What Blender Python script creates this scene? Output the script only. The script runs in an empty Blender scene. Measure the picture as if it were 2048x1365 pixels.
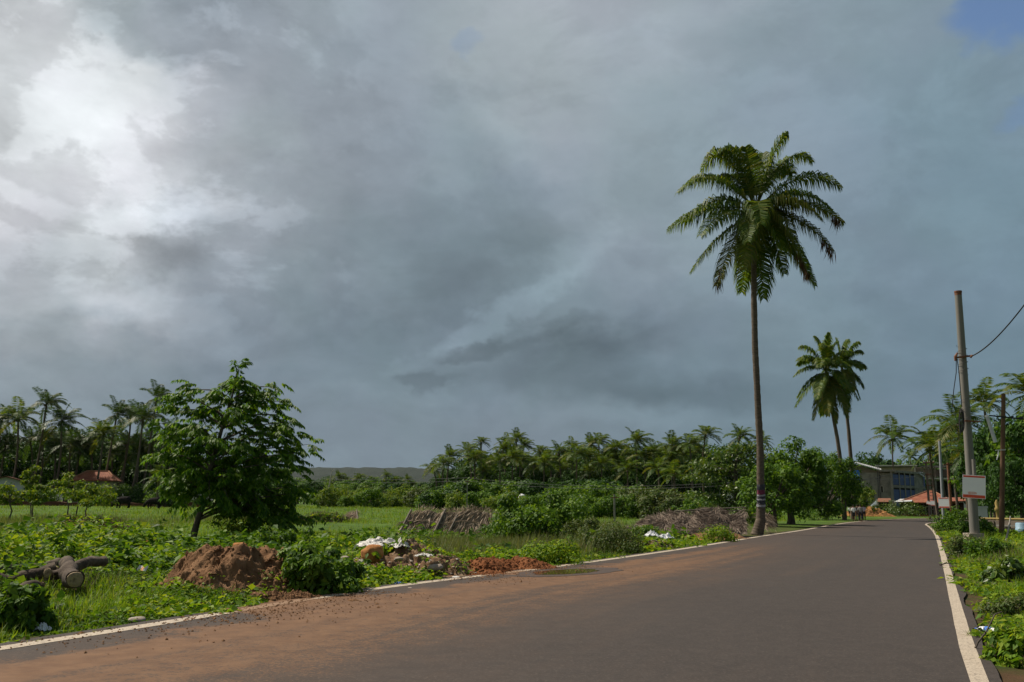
import bpy, math, random
import numpy as np
from mathutils import Vector, Matrix
C = bpy.context.scene.collection
rad = math.radians
rng = np.random.default_rng(7)

# ------------------------------------------------------------------ camera frame
F = 1850.0; P = math.atan(324.5/F); ROLL = rad(0.5); EYE = 1.45
_c, _s = math.cos(P), math.sin(P)
_R0 = np.array([1, 0, 0.]); _U0 = np.array([0, -_s, _c]); FW = np.array([0, _c, _s])
RV = _R0*math.cos(ROLL)+_U0*math.sin(ROLL); UV = _U0*math.cos(ROLL)-_R0*math.sin(ROLL)
CAMP = np.array([0, 0, EYE])
def ray(px, py): return FW*F+RV*(px-1024)+UV*(682.5-py)
def gp(px, py, z=0.0):            # point of the ground seen at a photo position
    d = ray(px, py); return CAMP+d*((z-EYE)/d[2])
def at(px, py, Y):                # point at distance Y seen at a photo position
    d = ray(px, py); return CAMP+d*(Y/d[1])
def proj(p):
    v = np.asarray(p, float)-CAMP; d = v@FW
    return 1024+F*(v@RV)/d, 682.5-F*(v@UV)/d

# ------------------------------------------------------------------ noise
def _h(i, j, k, s):
    n = (i*374761393+j*668265263+k*2147483647+s*974711)&0xffffffff
    n = ((n^(n>>13))*1274126177)&0xffffffff
    n = ((n^(n>>16))*2246822519)&0xffffffff
    return ((n^(n>>15))&0xffff)/32767.5-1
def vnoise(p, seed=0):
    p = np.asarray(p, float); i = np.floor(p).astype(np.int64); f = p-i; f = f*f*f*(f*(f*6-15)+10)
    r = 0
    for a in (0, 1):
        for b in (0, 1):
            for c in (0, 1):
                w = (f[..., 0] if a else 1-f[..., 0])*(f[..., 1] if b else 1-f[..., 1])*(f[..., 2] if c else 1-f[..., 2])
                r = r+w*_h(i[..., 0]+a, i[..., 1]+b, i[..., 2]+c, seed)
    return r
def fbm(p, o=4, seed=0, g=.5):
    p = np.asarray(p, float); r = 0; a = 1
    for k in range(o): r = r+a*vnoise(p*2**k+k*17.3, seed+k); a *= g
    return r
def xy0(x, y, s=1.0): return np.stack([np.asarray(x)*s, np.asarray(y)*s, np.zeros_like(np.asarray(x, float))], -1)

# ------------------------------------------------------------------ mesh builder
class MB:
    def __init__(s): s.v = []; s.f = []; s.n = 0
    def add(s, v, f, m=0):
        v = np.asarray(v, float).reshape(-1, 3); f = np.asarray(f, np.int64)
        s.v.append(v); s.f.append((f+s.n, m)); s.n += len(v); return s
    def mesh(s, name, mats, smooth=False, uv=None):
        me = bpy.data.meshes.new(name); V = np.concatenate(s.v)
        me.vertices.add(len(V)); me.vertices.foreach_set('co', V.astype(np.float32).ravel())
        L = np.concatenate([f.ravel() for f, m in s.f]); T = np.concatenate([np.full(len(f), f.shape[1]) for f, m in s.f])
        M = np.concatenate([np.full(len(f), m) for f, m in s.f])
        me.loops.add(len(L)); me.loops.foreach_set('vertex_index', L.astype(np.int32))
        me.polygons.add(len(T)); st = np.concatenate([[0], np.cumsum(T)[:-1]])
        me.polygons.foreach_set('loop_start', st.astype(np.int32)); me.polygons.foreach_set('loop_total', T.astype(np.int32))
        for m in (mats if isinstance(mats, (list, tuple)) else [mats]): me.materials.append(m)
        me.polygons.foreach_set('material_index', M.astype(np.int32))
        me.polygons.foreach_set('use_smooth', np.full(len(T), smooth))
        if uv is not None:
            u = me.uv_layers.new(name='UVMap'); u.data.foreach_set('uv', np.asarray(uv, np.float32)[L].ravel())
        me.update(calc_edges=True); me.validate()
        return me
    def build(s, name, mats, parent=None, smooth=False, loc=None, uv=None):
        return link(name, s.mesh(name, mats, smooth, uv), parent, loc)
    # shapes
    def box(s, lo, hi, m=0, rot=0, org=(0, 0, 0)):
        x0, y0, z0 = lo; x1, y1, z1 = hi
        v = np.array([[x0, y0, z0], [x1, y0, z0], [x1, y1, z0], [x0, y1, z0], [x0, y0, z1], [x1, y0, z1], [x1, y1, z1], [x0, y1, z1]], float)
        c, t = math.cos(rot), math.sin(rot)
        v = np.stack([v[:, 0]*c-v[:, 1]*t, v[:, 0]*t+v[:, 1]*c, v[:, 2]], 1)+np.array(org)
        return s.add(v, [[0, 3, 2, 1], [4, 5, 6, 7], [0, 1, 5, 4], [1, 2, 6, 5], [2, 3, 7, 6], [3, 0, 4, 7]], m)
    def tube(s, pts, r, n=8, m=0, cap=True, jit=0, seed=0):
        pts = np.asarray(pts, float); k = len(pts); r = np.broadcast_to(np.asarray(r, float), (k,))
        t = np.gradient(pts, axis=0); t /= np.linalg.norm(t, axis=1)[:, None]+1e-9
        ref = np.array([0, 0, 1.]) if abs(t[0, 2]) < .9 else np.array([1., 0, 0])
        a = np.cross(t, ref); a /= np.linalg.norm(a, axis=1)[:, None]+1e-9; b = np.cross(t, a)
        th = np.arange(n)*2*math.pi/n
        v = pts[:, None]+r[:, None, None]*(np.cos(th)[None, :, None]*a[:, None]+np.sin(th)[None, :, None]*b[:, None])
        if jit: v = v+jit*fbm(v*(1.5/max(r.max(), .01))*.3, 3, seed)[..., None]*(v-pts[:, None])
        i = np.arange(k-1)[:, None]*n; j = np.arange(n)[None]; j2 = (j+1)%n
        q = np.stack([i+j, i+j2, i+n+j2, i+n+j], -1).reshape(-1, 4)
        s.add(v.reshape(-1, 3), q, m)
        if cap:
            s.add(v[0], [list(range(n))], m); s.add(v[-1], [list(range(n))[::-1]], m)
        return s
    def bar(s, p, q, w, h=None, m=0):      # square bar from p to q
        p, q = np.array(p, float), np.array(q, float); h = h or w; t = (q-p)/np.linalg.norm(q-p)
        ref = np.array([0, 0, 1.]) if abs(t[2]) < .9 else np.array([0, 1., 0])
        a = np.cross(t, ref); a /= np.linalg.norm(a); b = np.cross(a, t)
        v = [x+a*(i*w/2)+b*(j*h/2) for x in (p, q) for i, j in ((-1, -1), (1, -1), (1, 1), (-1, 1))]
        return s.add(v, [[0, 3, 2, 1], [4, 5, 6, 7], [0, 1, 5, 4], [1, 2, 6, 5], [2, 3, 7, 6], [3, 0, 4, 7]], m)
    def grid(s, X, m=0):                   # X (a,b,3)
        a, b = X.shape[:2]; i = np.arange(a-1)[:, None]*b+np.arange(b-1)[None]
        return s.add(X.reshape(-1, 3), np.stack([i, i+1, i+b+1, i+b], -1).reshape(-1, 4), m)
    def leaves(s, p, d, side, L, W, m=0, bend=0.0):
        p = np.asarray(p); n = len(p); L = np.broadcast_to(L, (n,))[:, None]; W = np.broadcast_to(W, (n,))[:, None]
        mid = p+d*L*.42; tip = p+d*L; tip[:, 2] -= (bend*L)[:, 0]
        v = np.stack([p, mid+side*W*.5, tip, mid-side*W*.5], 1).reshape(-1, 3)
        return s.add(v, np.arange(n*4).reshape(n, 4), m)
    def blades(s, p, d, side, L, W, m=0, bend=.25):
        p = np.asarray(p); n = len(p); L = np.broadcast_to(L, (n,))[:, None]; W = np.broadcast_to(W, (n,))[:, None]
        h = d.copy(); h[:, 2] = 0
        mid = p+d*L*.55+h*L*.1; tip = p+d*L*.9+h*L*bend*1.6; tip[:, 2] -= (bend*L*.25)[:, 0]
        v = np.stack([p-side*W*.5, p+side*W*.5, mid+side*W*.4, mid-side*W*.4, tip], 1).reshape(-1, 3)
        i = np.arange(n)[:, None]*5
        s.add(v, i+np.array([[0, 1, 2, 3]]), m)
        f = i+np.array([[3, 2, 4]]); s.f.append((f+s.n-n*5, m)); return s

def unit(v): v = np.asarray(v, float); return v/(np.linalg.norm(v, axis=-1, keepdims=True)+1e-9)
def rdir(n, r=rng): return unit(r.normal(size=(n, 3)))
def link(name, data, parent=None, loc=None):
    o = bpy.data.objects.new(name, data); C.objects.link(o)
    if parent is not None: o.parent = parent
    if loc is not None: o.location = tuple(loc)
    return o
def tag(o, label=None, cat=None, group=None, kind=None):
    if label: o['label'] = label
    if cat: o['category'] = cat
    if group: o['group'] = group
    if kind: o['kind'] = kind
    return o
def thing(name, label, cat, loc=(0, 0, 0), rz=0, group=None):
    o = link(name, None, None, loc); o.rotation_euler = (0, 0, rz); o.empty_display_size = .2
    return tag(o, label, cat, group)
def copy_tree(o, parent=None, loc=None, rz=None, sc=None):
    c = o.copy(); C.objects.link(c)
    if parent is not None: c.parent = parent
    if loc is not None: c.location = tuple(loc)
    if rz is not None: c.rotation_euler = (0, 0, rz)
    if sc is not None: c.scale = (sc,)*3 if np.isscalar(sc) else sc
    for ch in list(o.children): copy_tree(ch, c)
    return c

# ------------------------------------------------------------------ materials
def s2l(c):
    c = np.asarray(c, float)/255; return np.where(c < .04045, c/12.92, ((c+.055)/1.055)**2.4)
class NT:
    def __init__(s, nt): s.t = nt
    def n(s, ty, **k):
        x = s.t.nodes.new('ShaderNode'+ty)
        for a, b in k.items(): setattr(x, a, b)
        return x
    def l(s, a, b): s.t.links.new(a, b)
    def val(s, sock, v):
        if hasattr(v, 'is_output'): s.l(v, sock)
        else: sock.default_value = v
    def math(s, op, a, b=0.0, c=None, clamp=False):
        x = s.n('Math', operation=op, use_clamp=clamp); s.val(x.inputs[0], a); s.val(x.inputs[1], b)
        if c is not None: s.val(x.inputs[2], c)
        return x.outputs[0]
    def noise(s, vec, scale, detail=5, rough=.55, dist=0, out='Fac'):
        x = s.n('TexNoise'); x.inputs['Scale'].default_value = scale; x.inputs['Detail'].default_value = detail
        x.inputs['Roughness'].default_value = rough; x.inputs['Distortion'].default_value = dist
        if vec is not None: s.l(vec, x.inputs['Vector'])
        return x.outputs[out]
    def ramp(s, fac, stops, interp='LINEAR'):
        x = s.n('ValToRGB'); r = x.color_ramp; r.interpolation = interp
        while len(r.elements) > 1: r.elements.remove(r.elements[-1])
        for i, (p, c) in enumerate(stops):
            e = r.elements[0] if i == 0 else r.elements.new(p)
            e.position = p; e.color = (c[0], c[1], c[2], 1) if not np.isscalar(c) else (c, c, c, 1)
        s.l(fac, x.inputs[0]); return x.outputs[0]
    def mix(s, fac, a, b, mode='MIX'):
        x = s.n('Mix', data_type='RGBA', blend_type=mode); s.val(x.inputs[0], fac)
        for k, v in ((6, a), (7, b)):
            if hasattr(v, 'is_output'): s.l(v, x.inputs[k])
            else: x.inputs[k].default_value = (v[0], v[1], v[2], 1)
        return x.outputs[2]
    def mapr(s, v, a, b, c=0., d=1., smooth=True):
        x = s.n('MapRange', interpolation_type='SMOOTHSTEP' if smooth else 'LINEAR'); s.l(v, x.inputs[0])
        for i, q in enumerate((a, b, c, d)): x.inputs[i+1].default_value = q
        return x.outputs[0]
def newmat(name):
    m = bpy.data.materials.new(name); m.use_nodes = True; t = NT(m.node_tree); m.node_tree.nodes.clear()
    o = t.n('OutputMaterial'); b = t.n('BsdfPrincipled'); t.l(b.outputs[0], o.inputs[0]); return m, t, b, o
def bump(t, b, h, strength=.5, dist=.02):
    x = t.n('Bump'); x.inputs['Strength'].default_value = strength; x.inputs['Distance'].default_value = dist
    t.l(h, x.inputs['Height']); t.l(x.outputs[0], b.inputs['Normal'])
def surf(name, c1, c2, scale=3, rough=.8, c3=None, bscale=None, bs=.4, bd=.02, metal=0, spec=.3, stretch=(1, 1, 1), detail=6):
    m, t, b, o = newmat(name); tc = t.n('TexCoord'); mp = t.n('Mapping'); mp.inputs['Scale'].default_value = stretch
    t.l(tc.outputs['Object'], mp.inputs[0]); v = mp.outputs[0]
    f = t.noise(v, scale, detail, .62)
    st = [(.3, c1), (.7, c2)] if c3 is None else [(.28, c1), (.5, c2), (.72, c3)]
    t.l(t.ramp(f, st), b.inputs['Base Color'])
    b.inputs['Roughness'].default_value = rough; b.inputs['Metallic'].default_value = metal; b.inputs['Specular IOR Level'].default_value = spec
    bump(t, b, t.noise(v, bscale or scale*6, 4, .6), bs, bd); return m
def leafmat(name, stops, trans=.3, rough=.5, spec=.25, tcol=(1.25, 1.15, .5)):
    m, t, b, o = newmat(name); g = t.n('NewGeometry')
    col = t.ramp(g.outputs['Random Per Island'], stops)
    t.l(col, b.inputs['Base Color']); b.inputs['Roughness'].default_value = rough; b.inputs['Specular IOR Level'].default_value = spec
    tr = t.n('BsdfTranslucent'); t.l(t.mix(1, col, tcol, 'MULTIPLY'), tr.inputs[0])
    mx = t.n('MixShader'); mx.inputs[0].default_value = trans; t.l(b.outputs[0], mx.inputs[1]); t.l(tr.outputs[0], mx.inputs[2]); t.l(mx.outputs[0], o.inputs[0])
    return m
def leafstops(*c): 
    n = len(c); return [(i/(n-1) if n > 1 else 0, x) for i, x in enumerate(c)]
M = {}
M['palm'] = leafmat('palm_leaf', leafstops((.034, .085, .015), (.06, .13, .018), (.095, .17, .022), (.15, .19, .026)), .5, .5, .25, (1.5, 1.2, .4))
M['palm_dark'] = leafmat('palm_leaf_dark', leafstops((.03, .065, .016), (.05, .10, .02), (.075, .13, .024)), .38, .5, .25)
M['palm_yellow'] = leafmat('palm_leaf_yellow', leafstops((.06, .11, .016), (.12, .15, .022), (.21, .19, .032)), .42, .5, .2)
M['palm_dry'] = leafmat('palm_leaf_dry', leafstops((.10, .055, .03), (.16, .09, .05), (.07, .045, .03)), .2, .7, .1)
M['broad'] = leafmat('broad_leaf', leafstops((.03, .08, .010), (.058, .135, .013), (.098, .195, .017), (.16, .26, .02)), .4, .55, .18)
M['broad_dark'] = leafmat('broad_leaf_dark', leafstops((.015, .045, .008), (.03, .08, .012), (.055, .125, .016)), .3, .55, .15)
M['broad_light'] = leafmat('broad_leaf_light', leafstops((.05, .10, .012), (.09, .18, .018), (.15, .22, .025), (.24, .28, .03)), .42, .55, .18)
M['bushy'] = leafmat('drooping_leaf', leafstops((.032, .09, .008), (.065, .16, .012), (.11, .22, .016), (.18, .28, .02)), .48, .5, .2)
M['scrub'] = leafmat('scrub_leaf', leafstops((.035, .065, .016), (.06, .105, .02), (.10, .15, .03), (.12, .12, .055)), .3, .55, .2)
M['weed'] = leafmat('weed_leaf', leafstops((.045, .11, .009), (.09, .19, .012), (.15, .27, .014), (.22, .33, .02), (.29, .34, .03)), .45, .55, .18)
M['grass'] = leafmat('grass_blade', leafstops((.09, .18, .012), (.14, .26, .015), (.20, .31, .022), (.25, .27, .05)), .4, .55, .2)
M['reed'] = leafmat('reed_blade', leafstops((.08, .13, .03), (.15, .19, .06), (.22, .21, .12), (.12, .18, .03)), .3, .6, .15)
M['dry'] = leafmat('dry_stem', leafstops((.10, .075, .05), (.16, .12, .085), (.22, .17, .12), (.07, .05, .035)), .1, .8, .1, (1, 1, 1))
M['thatch'] = leafmat('thatch_strand', leafstops((.13, .095, .065), (.28, .215, .155), (.42, .335, .25), (.58, .48, .36), (.20, .16, .125)), .08, .8, .1, (1, 1, 1))
M['bark_palm'] = surf('palm_bark', (.06, .045, .033), (.17, .135, .10), 5, .9, None, 14, .7, .03, stretch=(1, 1, 4))
M['bark'] = surf('tree_bark', (.05, .04, .03), (.15, .125, .10), 6, .9, None, 22, .7, .02, stretch=(1, 1, .4))
M['bark_log'] = surf('log_bark', (.028, .02, .016), (.08, .06, .046), 7, .95, (.17, .135, .10), 26, .8, .02)
M['wood_cut'] = surf('cut_wood', (.12, .08, .045), (.36, .27, .17), 9, .8, (.05, .03, .02), 30, .6, .015)
M['soil'] = surf('brown_soil', (.10, .052, .027), (.19, .105, .055), 3.5, .97, (.27, .16, .09), 30, .9, .02, spec=.1)
M['soil_red'] = surf('red_soil', (.10, .035, .015), (.19, .072, .03), 4, .97, (.29, .13, .06), 34, .9, .02, spec=.1)
M['laterite'] = surf('laterite_stone', (.20, .075, .02), (.40, .17, .05), 7, .9, (.50, .25, .09), 30, .7, .02)
M['stone'] = surf('grey_stone', (.20, .17, .14), (.38, .33, .28), 6, .9, (.28, .2, .13), 25, .5, .01)
M['white_rag'] = surf('white_rag', (.42, .40, .36), (.75, .74, .72), 9, .75, None, 14, .4, .02)
M['plastic'] = surf('white_plastic', (.62, .63, .66), (.82, .83, .86), 6, .4, None, 14, .3, .01, spec=.5)
M['concrete'] = surf('weathered_concrete', (.12, .115, .105), (.22, .21, .19), 1.2, .92, (.30, .28, .25), 8, .4, .02)
M['concrete_tan'] = surf('tan_plaster', (.27, .22, .16), (.36, .30, .22), .8, .92, None, 8, .3, .02)
M['concrete_light'] = surf('pale_concrete', (.42, .40, .35), (.58, .55, .49), 1.5, .9, None, 8, .3, .02)
M['plaster'] = surf('white_plaster', (.42, .43, .44), (.62, .63, .65), .5, .9, None, 6, .3, .02)
M['steel_pole'] = surf('painted_pole', (.13, .125, .11), (.19, .185, .165), 3, .6, (.21, .175, .135), 40, .15, .004, stretch=(1.6, 1.6, .12))
M['rust'] = surf('rusty_steel', (.13, .05, .028), (.25, .12, .07), 8, .85, None, 30, .4, .01)
M['wood_pole'] = surf('brown_timber', (.09, .05, .028), (.19, .115, .065), 6, .9, None, 30, .5, .01, stretch=(1, 1, .15))
M['grey_wood'] = surf('grey_timber', (.10, .085, .07), (.26, .22, .18), 6, .9, None, 30, .5, .01, stretch=(1, 1, .3))
M['black'] = surf('black_cable', (.015, .015, .016), (.03, .03, .032), 9, .6)
M['wire'] = surf('grey_wire', (.05, .052, .055), (.08, .082, .085), 9, .5)
M['red_paint'] = surf('red_print', (.62, .07, .03), (.78, .12, .06), 8, .6)
M['sign_white'] = surf('sign_white', (.86, .87, .88), (.90, .91, .91), 2, .5, None, 10, .05, .002)
M['sign_grey'] = surf('sign_print_grey', (.52, .54, .56), (.62, .64, .66), 4, .5)
M['blue_sheet'] = surf('blue_tarpaulin', (.008, .024, .12), (.014, .05, .22), 1.2, .5, None, 7, .3, .03)
M['blue_bright'] = surf('bright_blue_tarpaulin', (.02, .14, .75), (.04, .25, .9), 1.2, .5, None, 7, .3, .03)
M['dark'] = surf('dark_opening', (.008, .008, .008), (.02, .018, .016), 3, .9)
M['roof_sheet'] = surf('grey_roof_sheet', (.40, .41, .42), (.55, .56, .57), .7, .6, None, 5, .2, .02)
M['yellow'] = surf('ochre_paint', (.24, .17, .05), (.34, .25, .08), 4, .7)
M['blue_drum'] = surf('blue_drum', (.18, .30, .40), (.28, .42, .52), 3, .45)
M['skin'] = surf('brown_skin', (.12, .06, .035), (.17, .085, .05), 4, .6)
M['hair'] = surf('black_hair', (.008, .007, .006), (.02, .016, .013), 30, .6)
M['buffalo'] = surf('buffalo_hide', (.010, .009, .009), (.028, .025, .024), 4, .9, None, 30, .3, .01, spec=.05)
M['horn'] = surf('horn', (.06, .055, .05), (.12, .11, .10), 6, .5)
M['cloth_white'] = surf('white_cloth', (.80, .81, .83), (.88, .88, .90), 5, .85)
M['cloth_grey'] = surf('grey_cloth', (.32, .31, .30), (.42, .41, .40), 12, .85)
M['cloth_dark'] = surf('dark_cloth', (.015, .016, .022), (.035, .036, .045), 6, .85)
M['cloth_pink'] = surf('pale_pink_cloth', (.58, .48, .56), (.70, .60, .68), 5, .85)
M['poster_dark'] = surf('dark_poster', (.015, .015, .022), (.05, .05, .07), 9, .5)
M['poster_magenta'] = surf('magenta_poster', (.10, .01, .035), (.18, .02, .06), 9, .5)
M['poster_white'] = surf('pale_poster', (.18, .18, .21), (.48, .48, .5), 12, .6)
M['wrapper_orange'] = surf('orange_wrapper', (.75, .25, .05), (.85, .4, .1), 20, .4)
M['wrapper_blue'] = surf('blue_wrapper', (.03, .12, .45), (.06, .2, .6), 20, .4)
def tilemat():
    m, t, b, o = newmat('clay_tiles'); tc = t.n('TexCoord'); br = t.n('TexBrick'); br.offset = .5
    br.inputs['Scale'].default_value = 1; br.inputs['Brick Width'].default_value = .28; br.inputs['Row Height'].default_value = .33; br.inputs['Mortar Size'].default_value = .02
    br.inputs['Color1'].default_value = (.30, .085, .035, 1); br.inputs['Color2'].default_value = (.21, .055, .025, 1); br.inputs['Mortar'].default_value = (.05, .02, .012, 1)
    t.l(tc.outputs['UV'], br.inputs['Vector'])
    n = t.noise(tc.outputs['UV'], .9, 5, .65); t.l(t.mix(t.mapr(n, .4, .75), br.outputs['Color'], t.mix(.5, br.outputs['Color'], (.36, .16, .09))), b.inputs['Base Color'])
    b.inputs['Roughness'].default_value = .85; bump(t, b, br.outputs['Fac'], -.6, .04); return m
M['tile'] = tilemat()

# ------------------------------------------------------------------ camera, sun, world
cam = bpy.data.cameras.new('camera'); co = link('camera', cam); cam.sensor_width = 36; cam.lens = F*36/2048; cam.clip_end = 12000; cam.clip_start = .05
mt = Matrix(((RV[0], UV[0], -FW[0], 0), (RV[1], UV[1], -FW[1], 0), (RV[2], UV[2], -FW[2], EYE), (0, 0, 0, 1))); co.matrix_world = mt
sc = bpy.context.scene; sc.camera = co; sc.render.resolution_x = 1024; sc.render.resolution_y = 682
SAZ, SEL = rad(-62), rad(54)
sdir = Vector((math.sin(SAZ)*math.cos(SEL), math.cos(SAZ)*math.cos(SEL), math.sin(SEL)))
sun = bpy.data.lights.new('sun', 'SUN'); sun.energy = 5.0; sun.angle = rad(.8); sun.color = (1, .90, .76)
so = link('sun', sun); so.rotation_euler = sdir.to_track_quat('Z', 'Y').to_euler()
vs = sc.view_settings; vs.view_transform = 'Standard'; vs.look = 'None'; vs.gamma = 1; vs.use_curve_mapping = False; vs.exposure = .12
sc.cycles.use_denoising = True; sc.cycles.max_bounces = 6; sc.cycles.diffuse_bounces = 3; sc.cycles.glossy_bounces = 2; sc.cycles.transmission_bounces = 3; sc.cycles.volume_bounces = 0; sc.cycles.transparent_max_bounces = 4
sc.cycles.sample_clamp_indirect = 4

# brightness of the cloud deck by direction, read off the photograph (rows of height, columns of bearing)
SX = [0, 100, 200, 300, 400, 500, 600, 750, 900, 1050, 1200, 1350, 1500, 1650, 1800, 1950, 2048]
SKY = {
 -200: [195, 190, 175, 165, 160, 158, 155, 150, 158, 165, 168, 165, 158, 152, 142, 130, 125],
 40: [214, 206, 184, 166, 152, 160, 165, 154, 166, 178, 178, 174, 166, 154, 148, 140, 136],
 130: [212, 224, 216, 200, 182, 170, 160, 148, 166, 174, 172, 169, 150, 146, 142, 137, 134],
 230: [212, 228, 228, 212, 192, 177, 165, 155, 150, 168, 166, 154, 148, 142, 134, 130, 130],
 330: [212, 216, 224, 208, 192, 178, 163, 150, 138, 150, 156, 148, 142, 136, 128, 122, 124],
 420: [210, 204, 208, 208, 190, 176, 160, 144, 128, 130, 146, 146, 145, 135, 129, 123, 125],
 500: [196, 190, 198, 172, 168, 164, 154, 136, 122, 124, 136, 144, 143, 134, 127, 122, 125],
 580: [188, 192, 206, 194, 168, 148, 142, 128, 118, 118, 132, 130, 134, 129, 123, 120, 122],
 650: [172, 178, 176, 166, 150, 140, 130, 116, 112, 120, 120, 120, 126, 123, 119, 118, 120],
 710: [164, 164, 156, 146, 138, 130, 122, 112, 120, 112, 106, 112, 120, 118, 116, 117, 119],
 780: [146, 144, 140, 134, 126, 120, 118, 117, 112, 112, 107, 104, 111, 113, 113, 117, 119],
 850: [152, 146, 140, 133, 128, 126, 125, 124, 123, 122, 121, 119, 116, 118, 120, 122, 124],
 920: [150, 144, 138, 131, 127, 125, 123, 122, 121, 120, 119, 118, 116, 118, 120, 122, 124],
 1000: [148, 140, 134, 129, 125, 124, 122, 120, 118, 117, 116, 116, 114, 116, 118, 120, 122]}
def skyb(px, py):
    ys = sorted(SKY); T = np.array([SKY[y] for y in ys], float)
    px = min(max(px, 0), 2048); py = min(max(py, ys[0]), ys[-1])
    col = [np.interp(px, SX, r) for r in T]; return float(np.interp(py, ys, col))
def skycol(b, blue=0.):
    k = min(max((b-110)/100, 0), 1); t = np.array([.875, 1.0, 1.075])*(1-k)+np.array([.985, 1.0, 1.015])*k; b = b*(1+.20*(1-min(max((b-115)/50, 0), 1)))
    t = t+np.array([-.05, 0, .03])*blue
    return s2l(np.clip(b*t, 0, 255))
def make_world():
    w = bpy.data.worlds.new('World'); sc.world = w; w.use_nodes = True; t = NT(w.node_tree); w.node_tree.nodes.clear()
    out = t.n('OutputWorld'); bg = t.n('Background'); t.l(bg.outputs[0], out.inputs[0])
    sky = t.n('TexSky', sky_type='NISHITA', sun_disc=False); sky.sun_elevation = SEL; sky.sun_rotation = SAZ; sky.dust_density = .3; sky.ozone_density = 2.5
    tc = t.n('TexCoord'); D = tc.outputs['Generated']
    sx = t.n('SeparateXYZ'); t.l(D, sx.inputs[0]); x, y, z = sx.outputs
    az = t.math('ARCTAN2', x, t.math('ABSOLUTE', y)); el = t.math('ARCSINE', z)
    def wob(scale, amp, st=(1, 1, 1.5), detail=4):
        mp = t.n('Mapping'); mp.inputs['Scale'].default_value = st; t.l(D, mp.inputs[0])
        c = t.noise(mp.outputs[0], scale, detail, .6, 0, 'Color'); s3 = t.n('SeparateColor'); t.l(c, s3.inputs[0])
        return [t.math('MULTIPLY', t.math('SUBTRACT', q, .5), amp) for q in s3.outputs[:2]]
    w1 = wob(5.5, .13); w2 = wob(22, .05, (1, 1, 1.3), 9)
    az2 = t.math('ADD', t.math('ADD', az, w1[0]), w2[0]); el2 = t.math('ADD', t.math('ADD', el, w1[1]), w2[1])
    AZ0, AZ1 = -.62, .62; u = t.math('DIVIDE', t.math('SUBTRACT', az2, AZ0), AZ1-AZ0, clamp=True)
    els = [math.asin(ray(1024, yy)[2]/np.linalg.norm(ray(1024, yy))) for yy in sorted(SKY)][::-1]
    col = None
    for i, e in enumerate(els):
        st = []
        for k in range(32):
            a = AZ0+(AZ1-AZ0)*k/31
            d = np.array([math.sin(a)*math.cos(e), math.cos(a)*math.cos(e), math.sin(e)]); px, py = proj(CAMP+d*100)
            st.append((k/31, skycol(skyb(px, py), min(max((px-1100)/900, 0), 1))))
        r = t.ramp(u, st, 'LINEAR')
        col = r if col is None else t.mix(t.mapr(el2, els[i-1], e), col, r)
    # billow detail
    mp = t.n('Mapping'); mp.inputs['Scale'].default_value = (1, 1, 1.7); t.l(D, mp.inputs[0])
    n1 = t.noise(mp.outputs[0], 7, 9, .58, .6); n2 = t.noise(mp.outputs[0], 22, 6, .6, .3)
    amp = t.mapr(az, -.5, .1, 1.5, .8)
    g = t.math('MULTIPLY', t.math('ADD', t.math('MULTIPLY', t.math('SUBTRACT', n1, .5), .34), t.math('MULTIPLY', t.math('SUBTRACT', n2, .5), .22)), amp)
    puff = t.math('MULTIPLY', t.math('MULTIPLY', t.mapr(t.noise(mp.outputs[0], 6.5, 12, .60, .25), .48, .545), t.mapr(az, -.10, -.30, 0, 1)), t.mapr(el, .12, .26))
    g = t.math('ADD', g, t.math('MULTIPLY', t.math('SUBTRACT', puff, .72), .19))
    puff2 = t.math('MULTIPLY', t.mapr(t.noise(mp.outputs[0], 5.0, 12, .62, .3), .47, .58), t.mapr(el, .05, .2)); g = t.math('ADD', g, t.math('MULTIPLY', t.math('SUBTRACT', puff2, .45), .085))
    w3 = wob(12, .085, (1, 1, 1.3), 10); az3 = t.math('ADD', az, t.math('ADD', w3[0], t.math('MULTIPLY', w1[0], .25))); el3 = t.math('ADD', el, t.math('ADD', w3[1], t.math('MULTIPLY', w1[1], .25)))
    # single clouds: (photo x, y, half width, half height, tilt, brightness change, edge softness)
    for (px, py, rx, ry, rot, am, sf) in [(150, 215, 130, 90, 20, .02, .6), (290, 428, 120, 30, -14, .14, .5), (330, 500, 80, 50, 28, -.09, 1.0), (365, 520, 60, 34, 10, -.07, 1.0), (250, 445, 60, 30, 40, -.06, .9), (225, 590, 120, 45, -14, .14, .7), (90, 500, 130, 70, 0, -.05, 1.0), (40, 400, 110, 26, 14, .10, .45),
        (1010, 270, 130, 26, 44, .05, 1.2), (985, 640, 240, 24, -30, .13, .7), (935, 700, 85, 20, -10, -.12, .5), (850, 768, 62, 20, -5, -.09, .5), (1120, 660, 120, 22, -20, -.07, .5), (1180, 690, 200, 45, -14, -.10, .9), (1250, 780, 280, 30, 4, -.05, .9), (930, 560, 200, 70, -20, -.08, 1.2), (1350, 60, 140, 60, 0, .05, 1.0), (1180, 500, 150, 40, -35, .07, 1.0), (880, 800, 300, 26, 0, .06, 1.0), (1260, 835, 330, 22, 0, .05, .8), (700, 330, 150, 110, 40, -.04, 1.2)]:
        dd = unit(ray(px, py)); a0 = math.atan2(dd[0], dd[1]); e0 = math.asin(dd[2]); c, s_ = math.cos(rad(rot)), math.sin(rad(rot)); X_ = t.math('SUBTRACT', az3, a0); Y_ = t.math('SUBTRACT', el3, e0)
        U_ = t.math('MULTIPLY', t.math('SUBTRACT', t.math('MULTIPLY', X_, c), t.math('MULTIPLY', Y_, s_)), F/rx); V_ = t.math('MULTIPLY', t.math('ADD', t.math('MULTIPLY', X_, s_), t.math('MULTIPLY', Y_, c)), F/ry)
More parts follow.
